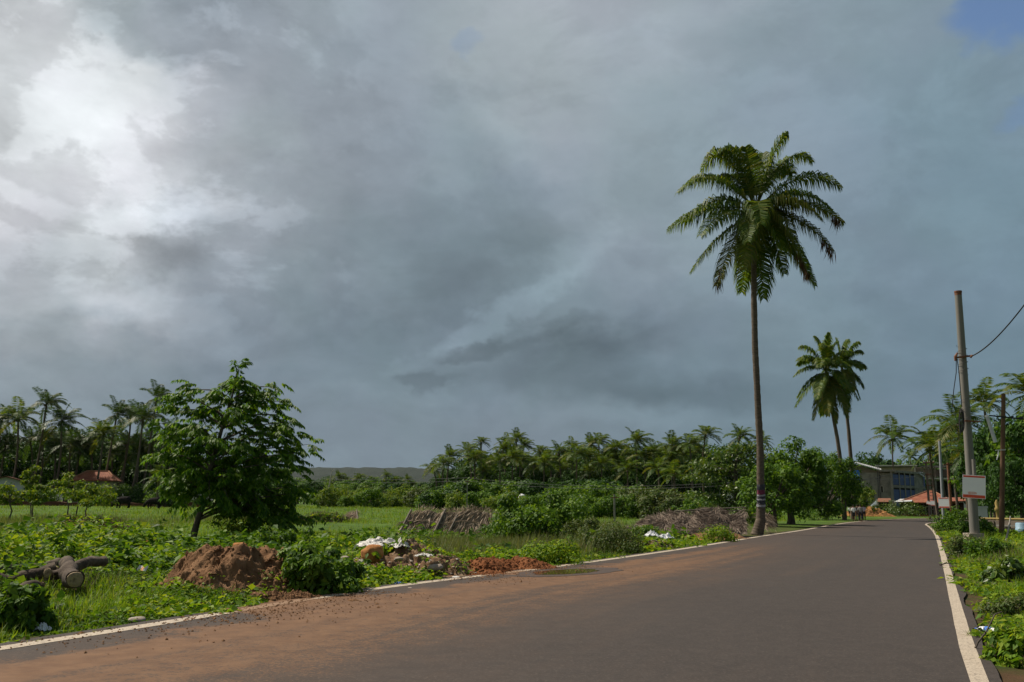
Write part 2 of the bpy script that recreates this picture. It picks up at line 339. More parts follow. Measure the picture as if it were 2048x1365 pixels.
        q = t.math('SQRT', t.math('ADD', t.math('MULTIPLY', U_, U_), t.math('MULTIPLY', V_, V_))); g = t.math('ADD', g, t.math('MULTIPLY', t.math('SUBTRACT', 1.0, t.mapr(q, max(1-sf, 0), 1+sf*.6)), am*1.7))
    sc1 = t.n('VectorMath', operation='SCALE'); t.l(col, sc1.inputs[0]); t.l(t.math('ADD', g, 1.0), sc1.inputs['Scale'])
    tn = t.mapr(t.noise(D, 6, 4, .55), .35, .65); cloud = t.mix(1, sc1.outputs[0], t.mix(tn, (.985, 1.002, 1.0), (1.015, .994, 1.03)), 'MULTIPLY')
    # gaps of clear sky
    def gap(px, py, ra, re, rot=0):
        d = unit(ray(px, py)); a0 = math.atan2(d[0], d[1]); e0 = math.asin(d[2])
        da = t.math('SUBTRACT', az3, a0); de = t.math('SUBTRACT', el3, e0)
        return t.math('ADD', t.math('POWER', t.math('ABSOLUTE', t.math('DIVIDE', da, ra)), 2), t.math('POWER', t.math('ABSOLUTE', t.math('DIVIDE', de, re)), 2))
    def soft(q, a, b): return t.math('SUBTRACT', 1.0, t.mapr(q, a, b))
    m1 = soft(gap(2022, 18, .055, .032), .3, 1.7); m2 = t.math('MULTIPLY', soft(gap(945, 78, .016, .010), .0, 1.6), .22); m3 = t.math('MULTIPLY', soft(gap(2060, 235, .03, .012), .3, 1.6), .4)
    m = t.math('MAXIMUM', t.math('MAXIMUM', m1, m2), m3)
    sk = t.n('VectorMath', operation='SCALE'); t.l(sky.outputs[0], sk.inputs[0]); sk.inputs['Scale'].default_value = .10
    dim = t.math('MULTIPLY', t.mapr(el, .56, .95, 1.0, .42), t.mapr(y, -.25, .15, .7, 1.0))      # unseen sky overhead and behind is dimmed to deepen the shadows
    fin = t.n('VectorMath', operation='SCALE'); t.l(t.mix(m, cloud, sk.outputs[0]), fin.inputs[0]); t.l(dim, fin.inputs['Scale']); t.l(fin.outputs[0], bg.inputs[0]); bg.inputs[1].default_value = 1
    w.cycles.sampling_method = 'MANUAL'; w.cycles.sample_map_resolution = 512
make_world()
M['rubble'] = surf('rubble', (.11, .055, .03), (.20, .125, .075), 5, .95, (.31, .235, .165), 30, .9, .03, spec=.1)
M['soil_orange'] = surf('orange_soil', (.22, .10, .035), (.34, .18, .07), .7, .97, None, 6, .8, .05, spec=.1)
M['dry_brush'] = surf('dry_brush', (.07, .055, .038), (.14, .115, .08), 5, .97, None, 20, .9, .05, spec=.1)
M['thatch_flat'] = surf('dry_sheath', (.26, .18, .11), (.42, .32, .22), 6, .9, None, 24, .5, .01)
M['tile_ridge'] = surf('ridge_tiles', (.24, .10, .055), (.40, .22, .13), 4, .9)
M['concrete_tan2'] = surf('brown_grey_render', (.12, .095, .075), (.20, .165, .13), .8, .92, None, 7, .3, .02)
M['laterite_dark'] = surf('dark_laterite', (.06, .025, .015), (.14, .06, .035), 3, .95, None, 12, .8, .05)
M['pale_sheet'] = surf('pale_blue_sheet', (.42, .50, .55), (.55, .62, .66), 2, .5, None, 6, .2, .02)
M['grey_pale'] = surf('pale_grey_wood', (.26, .24, .21), (.42, .39, .35), 6, .9, None, 30, .4, .01)
M['pale_pole'] = surf('pale_pole', (.26, .28, .30), (.34, .36, .38), 4, .5)
M['shaded_wall'] = surf('shaded_wall', (.03, .014, .01), (.06, .03, .02), 3, .95)  # shadow below the eaves put into the wall colour
M['faded_red'] = surf('faded_red_print', (.72, .38, .30), (.80, .62, .58), 8, .6)
M['weed2'] = leafmat('weed_leaf_dark', leafstops((.03, .075, .008), (.055, .13, .011), (.09, .19, .013), (.14, .22, .018), (.07, .10, .02)), .4, .6, .12)
M['palm_hero'] = leafmat('palm_leaf_sunlit', leafstops((.045, .10, .016), (.08, .16, .02), (.13, .20, .025), (.20, .22, .03)), .52, .5, .25, (1.5, 1.2, .4))  # brighter, yellower palm leaf: sunlight put into the colour
M['thatch_dark'] = leafmat('weathered_thatch_strand', leafstops((.09, .065, .05), (.17, .13, .105), (.26, .205, .165), (.34, .28, .225), (.13, .105, .09)), .08, .8, .1, (1, 1, 1))
# ------------------------------------------------------------------ road centre lines, read as ground positions
def smooth_line(P, step=.5, it=3):
    P = np.asarray(P, float)
    for _ in range(it):
        Q = np.repeat(P, 2, 0)[1:-1].copy(); a, b = P[:-1], P[1:]
        Q[0::2] = a*.75+b*.25; Q[1::2] = a*.25+b*.75; P = np.vstack([P[:1], Q, P[-1:]])
    s = np.concatenate([[0], np.cumsum(np.linalg.norm(np.diff(P, axis=0), axis=1))]); t = np.arange(0, s[-1], step)
    return np.stack([np.interp(t, s, P[:, 0]), np.interp(t, s, P[:, 1])], 1)
LL = [(-12.5, -8), (-7.7, 3)]+[tuple(gp(*p)[:2]) for p in [(0, 1297), (315, 1249), (630, 1196), (820, 1168), (1060, 1141), (1300, 1108), (1420, 1090), (1520, 1073), (1600, 1062), (1660, 1051), (1700, 1045)]]+[(39.5, 102), (50, 118), (66, 134), (95, 146), (140, 152)]
RR = [(-2.6, -10), (.9, 1)]+[tuple(gp(*p)[:2]) for p in [(1957, 1365), (1916, 1230), (1895, 1142), (1880, 1090), (1872, 1068), (1860, 1055), (1848, 1047.5)]]+[(41.5, 91), (52, 107), (69, 122), (96, 132), (140, 137)]
LL = smooth_line(LL); RR = smooth_line(RR)
def nearest(L, x, y):
    x = np.asarray(x, float).ravel(); y = np.asarray(y, float).ravel(); out = np.empty(len(x)); Ls = L[::2]
    T = np.gradient(Ls, axis=0); T /= np.linalg.norm(T, axis=1)[:, None]
    for i in range(0, len(x), 20000):
        dx = x[i:i+20000, None]-Ls[None, :, 0]; dy = y[i:i+20000, None]-Ls[None, :, 1]; k = np.argmin(dx*dx+dy*dy, 1); r = np.arange(len(k))
        sg = T[k, 0]*dy[r, k]-T[k, 1]*dx[r, k]            # >0 on the left of the line
        out[i:i+20000] = np.sign(sg)*np.hypot(dx[r, k], dy[r, k])
    return out
def dl(x, y): return nearest(LL, x, y)          # >0: on the left verge
def dr(x, y): return -nearest(RR, x, y)         # >0: on the right verge
def edge(x, y): return np.maximum(dl(x, y), dr(x, y))
def gz(x, y):
    x = np.asarray(x, float); y = np.asarray(y, float); sh = x.shape
    e = edge(x, y).reshape(sh); k = np.clip((e-.35)/2.5, 0, 1); k = k*k*(3-2*k); d = np.hypot(x, y)
    near = np.clip(1-d/60, 0, 1)
    lf = np.clip((y-60)/70, 0, 1); lf = lf*lf*(3-2*lf); lx = np.clip((8-x)/28, 0, 1)*np.clip((600-y)/200, 0, 1)
    return -.035+.55*lf*lx*lx*(3-2*lx)+k*(.05+.09*fbm(xy0(x, y, .35), 3, 3)*near+.03*fbm(xy0(x, y, 1.7), 2, 5)*near)
def ground_pt(px, py):
    g = gp(px, py); return np.array([g[0], g[1], float(gz(g[0], g[1]))])

# ground sheet, fine near the camera
def axis(lo, hi, a=.35, g=1.07, far=4000):
    p = [0.]; st = a
    while p[-1] < far: p.append(p[-1]+st); st *= g if p[-1] > 30 else 1.0
    p = np.array(p); p = np.concatenate([-p[::-1], p[1:]]); return np.concatenate([[lo], p[(p > lo+1) & (p < hi-1)], [hi]])
gx = axis(-3800, 3800); gy = axis(-150, 4400); X, Y = np.meshgrid(gx, gy); Z = gz(X, Y)
def groundmat():
    m, t, b, o = newmat('ground'); tc = t.n('TexCoord'); v = tc.outputs['Object']
    n1 = t.noise(v, .06, 5, .6); n2 = t.noise(v, .9, 6, .65); n3 = t.noise(v, 14, 4, .7)
    grass = t.ramp(n1, [(.3, (.055, .11, .016)), (.5, (.085, .17, .018)), (.7, (.12, .20, .025))])
    grass = t.mix(t.mapr(n2, .35, .7), grass, (.035, .065, .014)); grass = t.mix(t.math('MULTIPLY', t.mapr(t.noise(v, .25, 5), .55, .7), .5), grass, (.13, .12, .055))
    near = t.mix(t.mapr(n2, .35, .62), (.035, .05, .014), (.085, .05, .028))
    at = t.n('Attribute', attribute_name='verge'); k = at.outputs['Fac']
    col = t.mix(k, grass, near); t.l(t.mix(t.math('MULTIPLY', t.mapr(n3, .4, .7), .4), col, (.05, .035, .02)), b.inputs['Base Color'])
    b.inputs['Roughness'].default_value = .95; b.inputs['Specular IOR Level'].default_value = .1; bump(t, b, n3, .8, .03); return m
mb = MB().grid(np.stack([X, Y, Z], -1)); go = mb.build('ground', groundmat(), smooth=True); tag(go, kind='structure')
e = edge(X, Y).ravel(); D = np.hypot(X, Y).ravel(); verge = np.clip(1.3-np.abs(e)/14, 0, 1)*np.clip(2-D/40, 0, 1); verge = np.maximum(verge, (e < .6)*1.)
at_ = go.data.attributes.new('verge', 'FLOAT', 'POINT'); at_.data.foreach_set('value', verge.astype(np.float32))

# road sheet: u across from the left line, v along
n = 900; i = np.linspace(0, 1, n)
Lr = np.stack([np.interp(i, np.linspace(0, 1, len(LL)), LL[:, k]) for k in (0, 1)], 1)
cuml = np.concatenate([[0], np.cumsum(np.linalg.norm(np.diff(Lr, axis=0), axis=1))])
Tn = unit(np.gradient(Lr, axis=0)); 
Rr = []                                       # matching points on the right line, marched in order
Rd = smooth_line(RR, .1, 0); Nn = np.stack([Tn[:, 1], -Tn[:, 0]], 1); last = 0
for p, nn, tt in zip(Lr, Nn, Tn):
    q = Rd-p; along = np.abs(q@tt)+(q@nn < 0)*1e6; along[:last] = 1e5; k = int(np.argmin(along)); last = max(last, k); Rr.append(Rd[k])
Rr = np.array(Rr); wid = np.linalg.norm(Rr-Lr, axis=1); dirn = unit(Rr-Lr)
ks = np.linspace(0, 1, 29); offs = -.28+ks[None]*(wid[:, None]+.28+.14)
edgej = .05*fbm(np.stack([cuml*.6, cuml*0, cuml*0], 1), 2, 9); offs[:, 0] += edgej; offs[:, -1] += edgej[::-1]*1.2
kk = np.ones(41)/41; wid = np.convolve(np.pad(wid, 20, 'edge'), kk, 'valid'); dirn = unit(np.stack([np.convolve(np.pad(dirn[:, q], 20, 'edge'), kk, 'valid') for q in (0, 1)], 1)); offs[:, 1:-1] = (-.28+ks[None]*(wid[:, None]+.42))[:, 1:-1]
RP = Lr[:, None]+dirn[:, None]*offs[..., None]; RZ = .0*offs+.012*fbm(xy0(RP[..., 0], RP[..., 1], .12), 2, 21)*0
mb = MB().grid(np.concatenate([RP, RZ[..., None]], -1)[:, ::-1])
uv = np.stack([offs, np.repeat(cuml[:, None], 29, 1)], -1)[:, ::-1].reshape(-1, 2)
v0 = float(cuml[np.argmin(np.linalg.norm(Lr-gp(0, 1297)[:2], axis=1))])     # v where the left line enters the photo
def vat(px, py): return float(cuml[np.argmin(np.linalg.norm(Lr-gp(px, py)[:2], axis=1))])
def roadmat():
    m, t, b, o = newmat('asphalt'); tc = t.n('TexCoord'); v = tc.outputs['Object']; sx = t.n('SeparateXYZ'); t.l(tc.outputs['UV'], sx.inputs[0]); u, w = sx.outputs[:2]
    big = t.noise(v, .22, 4, .6); mid = t.noise(v, 1.4, 6, .65); fine = t.noise(v, 28, 6, .8); grit = t.n('TexVoronoi'); grit.inputs['Scale'].default_value = 90; t.l(v, grit.inputs['Vector'])
    base = t.ramp(big, [(.3, (.040, .031, .0265)), (.7, (.051, .040, .034))])
    base = t.mix(t.mapr(grit.outputs['Distance'], .1, .8), base, t.mix(.5, base, (.035, .033, .033)))
    base = t.mix(t.math('MULTIPLY', t.mapr(fine, .52, .64), .6), base, (.125, .103, .088)); base = t.mix(t.math('MULTIPLY', t.mapr(t.noise(v, 19, 6, .8), .56, .72), .6), base, (.022, .019, .018))
    # streaks worn along the driving direction
    mp = t.n('Mapping'); mp.inputs['Scale'].default_value = (1.6, .09, 1); t.l(tc.outputs['UV'], mp.inputs[0]); st = t.noise(mp.outputs[0], 1, 5, .6)
    # red dust: dense beside the soil heaps on the left, thinning towards the right lane and up the road
    uj = t.math('ADD', u, t.math('MULTIPLY', t.math('SUBTRACT', mid, .5), 2.2)); wj = t.math('ADD', w, t.math('MULTIPLY', t.math('SUBTRACT', big, .5), 9))
    across = t.math('MULTIPLY', t.mapr(uj, .25, 1.1), t.math('SUBTRACT', 1.0, t.mapr(uj, .6, 6.0)))
    along = t.math('SUBTRACT', 1.0, t.mapr(wj, vat(1000, 1148), vat(1560, 1068)))
    spill = t.math('MULTIPLY', t.math('SUBTRACT', 1.0, t.mapr(uj, .3, 1.6)), t.math('MAXIMUM', bandv(t, wj, vat(470, 1222), vat(650, 1195)), bandv(t, wj, vat(960, 1152), vat(1060, 1141))))
    dust = t.math('MULTIPLY', t.math('MULTIPLY', across, along), t.mapr(st, .25, .6, .55, 1.0))
    dust = t.math('MAXIMUM', dust, spill); dust = t.math('MULTIPLY', dust, t.mapr(t.noise(v, 9, 6, .7), .25, .6, .6, 1.0))
    far = t.math('MULTIPLY', t.math('MULTIPLY', t.mapr(uj, -.2, .5), t.math('SUBTRACT', 1.0, t.mapr(uj, .8, 4.2))), .22)
    dust = t.math('MAXIMUM', dust, far); dust = t.math('ADD', t.math('MULTIPLY', dust, .45), t.math('MULTIPLY', t.mapr(t.math('ADD', dust, t.math('MULTIPLY', t.math('SUBTRACT', fine, .5), 1.9)), .38, .62), .55))
    base = t.mix(t.math('MULTIPLY', t.mapr(t.noise(v, 5.5, 6, .7), .42, .66), .30), base, (.075, .062, .055)); base = t.mix(t.math('MULTIPLY', t.mapr(mid, .5, .7), .25), base, (.03, .026, .024))
    dcol = t.mix(t.mapr(t.noise(v, 3, 6, .65), .3, .7), (.13, .066, .033), (.19, .103, .053))
    track = t.math('MULTIPLY', t.mapr(st, .5, .72), .22)
    col = t.mix(track, base, (.085, .060, .045)); col = t.mix(t.math('MULTIPLY', dust, .93), col, dcol)
    wet = t.n('Attribute', attribute_name='none')
    t.l(col, b.inputs['Base Color']); b.inputs['Roughness'].default_value = .85; b.inputs['Specular IOR Level'].default_value = .25
    bump(t, b, t.math('ADD', fine, t.math('MULTIPLY', grit.outputs['Distance'], .6)), .35, .006); return m
def bandv(t, w, a, b, s=.5): return t.math('MULTIPLY', t.mapr(w, a-s, a+s), t.math('SUBTRACT', 1.0, t.mapr(w, b-s, b+s)))
ro = mb.build('road', roadmat(), smooth=True, uv=uv); tag(ro, kind='structure')
def linemat(gaps, name):
    m, t, b, o = newmat(name); tc = t.n('TexCoord'); v = tc.outputs['Object']; sx = t.n('SeparateXYZ'); t.l(tc.outputs['UV'], sx.inputs[0]); w = sx.outputs[1]
    n = t.noise(v, 7, 7, .7); f = t.noise(v, 45, 4, .7)
    paint = t.mix(t.mapr(n, .35, .75), (.46, .39, .305), (.36, .30, .23)); paint = t.mix(t.math('MULTIPLY', t.mapr(f, .52, .64), .8), paint, (.10, .08, .065)); paint = t.mix(t.math('MULTIPLY', t.mapr(t.noise(v, 11, 8, .78), .56, .63), .8), paint, (.09, .072, .06)); paint = t.mix(t.math('MULTIPLY', t.mapr(t.noise(v, 2.2, 8, .72), .55, .75), .6), paint, (.24, .16, .10))
    wj = t.math('ADD', w, t.math('MULTIPLY', t.math('SUBTRACT', t.noise(v, 3, 5, .7), .5), 1.6)); g = None
    for a, c in gaps:
        q = bandv(t, wj, a, c, .25); g = q if g is None else t.math('MAXIMUM', g, q)
    col = paint if g is None else t.mix(g, paint, (.22, .13, .072))
    t.l(col, b.inputs['Base Color']); b.inputs['Roughness'].default_value = .8; bump(t, b, f, .3, .005); return m
def line(L, w, gaps, name, off=0):
    t = unit(np.gradient(L, axis=0)); nn = np.stack([t[:, 1], -t[:, 0]], 1); cum = np.concatenate([[0], np.cumsum(np.linalg.norm(np.diff(L, axis=0), axis=1))])
    j = .006*fbm(np.stack([cum*.8, cum*0, cum*0], 1), 2, 31); ww = np.stack([-w/2+j, w*0+0*j, w/2-j[::-1]], 1)+off
    Pp = L[:, None]+nn[:, None]*ww[..., None]; Pp = np.concatenate([Pp, np.full(Pp.shape[:2]+(1,), .004)], -1)[:, ::-1]
    o = MB().grid(Pp).build(name, linemat(gaps, name), uv=np.stack([ww, np.repeat(cum[:, None], 3, 1)], -1)[:, ::-1].reshape(-1, 2)); return tag(o, kind='structure')
cl = np.concatenate([[0], np.cumsum(np.linalg.norm(np.diff(LL, axis=0), axis=1))])
def lv(px, py): return float(cl[np.argmin(np.linalg.norm(LL-gp(px, py)[:2], axis=1))])
line(LL, .23, [(lv(480, 1224), lv(640, 1196)), (lv(972, 1151), lv(1050, 1142)), (lv(1712, 1043), lv(1716, 1042.5))], 'road_line')
line(RR, .155, [], 'road_line')
# puddle in the dust at the road edge
g = gp(1130, 1144.5); pm, t, b, o = newmat('muddy_water'); b.inputs['Base Color'].default_value = (.07, .04, .022, 1); b.inputs['Roughness'].default_value = .06
bump(t, b, t.noise(t.n('TexCoord').outputs['Object'], 3, 3), .05, .01)
th = np.arange(48)*2*math.pi/48; tdir = unit(gp(1190, 1139)-gp(1070, 1150)); pr = 1+.16*fbm(np.stack([np.cos(th), np.sin(th), th*0], 1)*1.7, 3, 4)
nd = np.array([-tdir[1], tdir[0], 0]); pv = np.outer(np.cos(th)*pr*1.05, tdir)+np.outer(np.sin(th)*pr*.50, nd)+g+[0, 0, .009]
tag(MB().add(np.vstack([pv, [g+[0, 0, .009]]]), [[k, (k+1) % 48, 48] for k in range(48)]).build('puddle', pm), kind='structure')
pv2 = np.outer(np.cos(th)*pr*1.75, tdir)+np.outer(np.sin(th)*pr*.75, nd)+g+[.1, 0, .0055]
wetm = surf('wet_mud', (.05, .03, .018), (.085, .05, .03), 3, .45, None, 20, .3, .01)
tag(MB().add(np.vstack([pv2, [g+[.1, 0, .0055]]]), [[k, (k+1) % 48, 48] for k in range(48)]).build('wet_mud', wetm), kind='structure')
# flat-topped wooded ridge far off
hx = np.linspace(-2600, 2600, 420); hv = np.linspace(0, 1, 40); HX, HV = np.meshgrid(hx, hv)
top = 100+6*fbm(xy0(HX, HX*0, .0011), 3, 2)-.010*np.clip(HX, -500, 800); prof = np.clip(HV/.55, 0, 1); prof = prof*prof*(3-2*prof)
HZ = top*prof*np.where(HV > .9, (1-HV)/.1, 1)+(2.6*fbm(np.stack([HX*.035, HV*30, HX*0], -1), 4, 8)+1.6*vnoise(np.stack([HX*.11, HV*90, HX*0], -1), 5))*np.clip(prof*1.6, 0, 1)-1.0
HY = 2150+HV*1500
hm = surf('wooded_hillside', (.006, .014, .010), (.011, .022, .015), .012, .95, (.015, .027, .018), .09, 1, 4)
tag(MB().grid(np.stack([HX, HY, HZ], -1)).build('hills', hm, smooth=True), kind='structure')
# air
hz = MB().box((-3900, -160, -2.5), (3900, 4500, 125)).build('haze', bpy.data.materials.new('haze_air')); tag(hz, kind='stuff')
mm = hz.data.materials[0]; mm.use_nodes = True; nt = mm.node_tree; nt.nodes.clear(); o = nt.nodes.new('ShaderNodeOutputMaterial'); pvn = nt.nodes.new('ShaderNodeVolumePrincipled')
pvn.inputs['Color'].default_value = (.80, .88, .95, 1); pvn.inputs['Density'].default_value = .00002; pvn.inputs['Anisotropy'].default_value = 0; nt.links.new(pvn.outputs[0], o.inputs['Volume'])

# ------------------------------------------------------------------ palms
UPV = np.array([0, 0, 1.])
def frond(mb, base, ctrl, tip, nl=55, lw=.045, ll=.85, m_leaf=0, m_stem=1, r=rng, stem=.03, segs=2, droop=.9, dead=0.0, stemN=5, fw=.40):
    B = lambda t: np.outer((1-t)**2, base)+np.outer(2*t*(1-t), ctrl)+np.outer(t*t, tip)
    mb.tube(B(np.linspace(0, 1, 9)), np.linspace(stem, stem*.2, 9), stemN, m_stem, cap=False)
    t = np.linspace(.14, 1, nl); p = B(t); tg = unit(B(np.minimum(t+.01, 1.02))-B(t-.01))
    sd = unit(np.cross(tg, UPV)+1e-6*r.normal(size=(nl, 3))); nrm = np.cross(sd, tg)
    L = ll*np.clip(np.sin(np.pi*(t*.80+.15))**.7, .25, 1)*r.uniform(.85, 1.1, nl)
    roll = r.normal(0, .18)
    for sgn in (-1, 1):
        l = L*r.uniform(.85, 1.1, nl); pp = p+tg*r.normal(0, .012, (nl, 1))
        d = unit(sgn*sd*.95+tg*(fw+.40*t[:, None])+nrm*(.22+sgn*roll)+np.array([.10, 0, 0])-UPV*.10*droop+r.normal(0, .08, (nl, 3)))
        d2 = unit(d*.62-UPV*droop*r.uniform(.5, 1.3, (nl, 1))+r.normal(0, .06, (nl, 3)))
        w = unit(np.cross(d, nrm+r.normal(0, .25, (nl, 3))))
        if segs == 2:
            q = pp+d*(l*.5)[:, None]; e = q+d2*(l*.55)[:, None]
            v = np.stack([pp-w*lw*.35, pp+w*lw*.35, q+w*lw*.5, q-w*lw*.5, e], 1).reshape(-1, 3); k = np.arange(nl)[:, None]*5
            mb.add(v, k+np.array([[0, 1, 2, 3]]), m_leaf); mb.f.append((k+np.array([[3, 2, 4]])+mb.n-nl*5, m_leaf))
        else:
            dd = unit(d+d2*.7); mb.leaves(pp, dd, w, l, lw, m_leaf)
def ctrl_for(b, tip, lift): return b+(tip-b)*.56+UPV*lift*1.15
def crown_mesh(name, R=3.2, nf=26, seed=0, nl=24, lw=.12, wind=0.4, mats=('palm', 'palm_yellow', 'palm_dark')):
    r = np.random.default_rng(seed); mb = MB(); az0 = r.uniform(0, 6)
    for k in range(nf):
        az = az0+k*2.39996; q = (k+.5)/nf; el = 1.30-1.95*q+r.normal(0, .15); L = R*r.uniform(.85, 1.12)*(1 if q > .12 else .75)
        d = np.array([math.cos(az)*math.cos(el), math.sin(az)*math.cos(el), math.sin(el)]); d[0] += wind*(.35+.4*max(0, math.sin(el)))
        d = d/np.linalg.norm(d); hor = math.hypot(d[0], d[1]); tip = d*L-UPV*L*(.06+.36*hor*max(0, .35+el*.5)); lift = L*(.14+.22*hor)
        m = 0 if q < .6 else (2 if r.random() < .6 else (1 if r.random() < .5 else 0))
        frond(mb, np.array([0, 0, -.15*q*R*.3]), ctrl_for(np.zeros(3), tip, lift), tip, nl, lw, R*.27, m, 3, r, .05, 1, .9, stemN=3)
    # nuts and old leaf bases
    for k in range(7):
        a = r.uniform(0, 6.28); c = np.array([math.cos(a)*.3, math.sin(a)*.3, -.35+r.normal(0, .08)]); th = np.linspace(0, math.pi, 5)
        mb.tube(np.stack([c+[0, 0, .15*math.cos(x)] for x in th]), [.03, .1, .13, .1, .03], 5, 4, cap=False)
    return mb.mesh(name, [M[mats[0]], M[mats[1]], M[mats[2]], M['palm_yellow'], M['bark_palm']])
CROWNS = [crown_mesh('palm_crown', 3.9, 21, 11+k, 40, .105, wind=w) for k, w in enumerate((.1, .3, .5, .2, .4))]
CROWNSW = [crown_mesh('palm_crown_windblown', 4.1, 20, 31+k, 40, .11, wind=.75, mats=('palm_dark', 'palm_yellow', 'palm_dark')) for k in range(3)]
CROWNSY = [crown_mesh('palm_crown_young', 3.6, 20, 51+k, 40, .10, wind=.2, mats=('palm', 'palm_yellow', 'palm')) for k in range(2)]
PS = .80
def trunk_curve(base, top, bow, n=14):
    t = np.linspace(0, 1, n)[:, None]; b = np.array(bow); return base*(1-t)+top*t+b*np.sin(t*math.pi)*1.0
def palm(px, py, Y, bx=None, crown=0, size=1.0, label=None, group=None, r0=.17, bow=.0, rz=None, lib=None, by=None):
    top = at(px, py, Y); d = at(px if bx is None else bx, py, Y); b = np.array([d[0], top[1]+(rng.uniform(-.8, .8) if bx is None else 0), -.05])
    t = thing('coconut_palm', label or 'coconut palm', 'palm', b, 0, group)
    tp = top-b; mb = MB().tube(trunk_curve(np.zeros(3), tp, (bow, 0, 0)), np.concatenate([[r0*1.5], np.linspace(r0*1.05, r0*.75, 13)]), 7)
    mb.build('trunk', M['bark_palm'], t, True)
    c = link('crown', (lib or CROWNS)[crown % len(lib or CROWNS)], t, tp); c.rotation_euler = (0, 0, rng.normal(0, .5) if rz is None else rz); c.scale = (size*PS,)*3
    return t
# ---- the tall palm by the road
def hero():
    Y = 49.0; b = gp(1514, 1069); b[2] = -.06; t = thing('coconut_palm', 'very tall coconut palm by the road edge, posters wound round its trunk', 'palm', b)
    cc = at(1503, 428, Y); px2m = (cc[1])/F/1.0*1.0; s = np.linalg.norm(at(1504, 428, Y)-cc)
    pts = [at(x, y, Y)-b for x, y in [(1514, 1069), (1513, 1040), (1513, 980), (1512, 900), (1507, 800), (1502, 700), (1500, 600), (1500, 520), (1501, 460), (1503, 425)]]; pts[0] = np.zeros(3)
    pts = np.array([[p[0], 0, p[2]] for p in pts]); tt = np.linspace(0, 9, 150); P2 = np.stack([np.interp(tt, np.arange(10), pts[:, k]) for k in range(3)], 1)
    hgt = P2[:, 2]/P2[-1, 2]; rr = .192-.055*hgt+.15*np.exp(-hgt*22); rr = rr*(1+.035*np.sin(np.arange(150)*2.1)+.02*rng.normal(size=150))
    MB().tube(P2, rr, 14, jit=.05).build('trunk', M['bark_palm'], t, True)
    # sheets wound round the trunk: (photo y from, to, material)
    def sheet(y0, y1, mat, nm):
        m2 = MB(); zz = [(at(1512, y, Y)-b)[2] for y in (y1, y0)]; n = 20; th = np.linspace(-2.9, 1.0, n)
        V = []
        for z in np.linspace(zz[0], zz[1], 4):
            c = [np.interp(z, P2[:, 2], P2[:, k]) for k in (0, 1)]; r1 = np.interp(z, P2[:, 2], rr)+.028+.008*rng.normal(size=n)
            V.append(np.stack([c[0]+r1*np.cos(th), c[1]+r1*np.sin(th), z+.02*np.sin(th*2+z)], 1))
        m2.grid(np.array(V)[::-1]); m2.build(nm, mat, t)
    for y0, y1, m in ((970, 981, 'poster_dark'), (981, 989, 'poster_magenta'), (990, 993, 'poster_white'), (993, 998, 'poster_dark'), (998, 1001, 'poster_white'), (1001, 1008, 'poster_dark'), (1009.5, 1014, 'poster_white')):
        sheet(y0, y1, M[m], 'poster' if y1-y0 > 4 else 'paper_band')
    C0 = cc-b; C0[1] = 0
    FR = [  # tip offset in photo pixels from the crown heart, depth (m), lift, leaf material
        (-98, -88, .8, 3.1, 0), (-155, -26, -.6, 2.1, 0), (-170, 38, .4, 1.0, 2), (-136, 135, -.8, .9, 0), (-93, 165, -1.4, 1.0, 1), (-48, 143, -2.2, 1.2, 1),
        (25, 166, 1.6, .5, 2), (8, 120, 2.4, .6, 2), (-14, 150, 2.0, .5, 2), (114, 150, .4, 1.2, 2), (75, 136, -1.6, 1.4, 1), (135, 93, -1.0, 1.4, 1), (175, 22, .3, 1.3, 1), (160, -36, -.8, 1.9, 0), 
        (122, -108, .6, 2.2, 0), (64, -150, -.4, 1.1, 0), (82, -95, 1.8, 1.5, 0), (30, -130, 1.0, .6, 0), (-22, -118, -.7, .6, 0), (-52, -80, 1.4, 1.3, 0), (-62, -118, -.2, 1.4, 0), (-118, -78, 1.6, 1.5, 0),
        (-40, 90, -2.4, 1.5, 0), (48, 84, -2.2, 1.6, 1), (-16, 60, -2.6, 1.7, 0), (62, 120, 1.0, 1.2, 2), (128, 18, -1.6, 1.5, 0), (-120, 70, -1.4, 1.3, 0), (-125, 10, 1.2, 1.5, 2), (30, 100, -1.8, 1.6, 0), (90, -90, 1.2, 1.9, 0), (120, 120, 1.7, 1.2, 2), (96, 50, -2.6, 1.6, 1)]
    mats = [M['palm_hero'], M['palm_yellow'], M['palm'], M['palm_yellow'], M['palm_dry']]
    for k, (dx, dy, dep, lift, ml) in enumerate(FR):
        r = np.random.default_rng(100+k); bs = C0+np.array([dx*.0006, dep*.04, -.35*(dy > 40)+.15*(dy < -60)]); tip = C0+np.array([dx*s, dep, -dy*s])
        m2 = MB(); frond(m2, bs, ctrl_for(bs, tip, lift), tip, 98, .06, 1.35, ml, 3, r, .045, 2, 1.7 if dy > -60 else 1.3, fw=.22)
        if (dx, dy) in ((114, 150), (135, 93), (-93, 165), (175, 22), (75, 136)):     # withered tips
            for q in range(5):
                u = r.uniform(.82, 1.0); p = (1-u)**2*bs+2*u*(1-u)*ctrl_for(bs, tip, lift)+u*u*tip; n5 = 12
                m2.leaves(np.repeat(p[None], n5, 0)+r.normal(0, .06, (n5, 3)), unit(np.array([0, 0, -1])+r.normal(0, .18, (n5, 3))), rdir(n5, r), r.uniform(.4, .9, n5), .06, 4)
        m2.build('frond', mats, t)
    m2 = MB(); th0 = C0+np.array([-.1, 0, .1])                      # the unopened spear leaf
    for q in range(26):
        d = unit(np.array([rng.normal(-.03, .05), rng.normal(0, .05), 1])); m2.leaves(th0[None]+rng.normal(0, .04, (1, 3)), d[None], rdir(1), rng.uniform(2.2, 3.3), .07, 0)
    m2.build('spear_leaf', [M['palm_yellow']], t)
    m2 = MB()
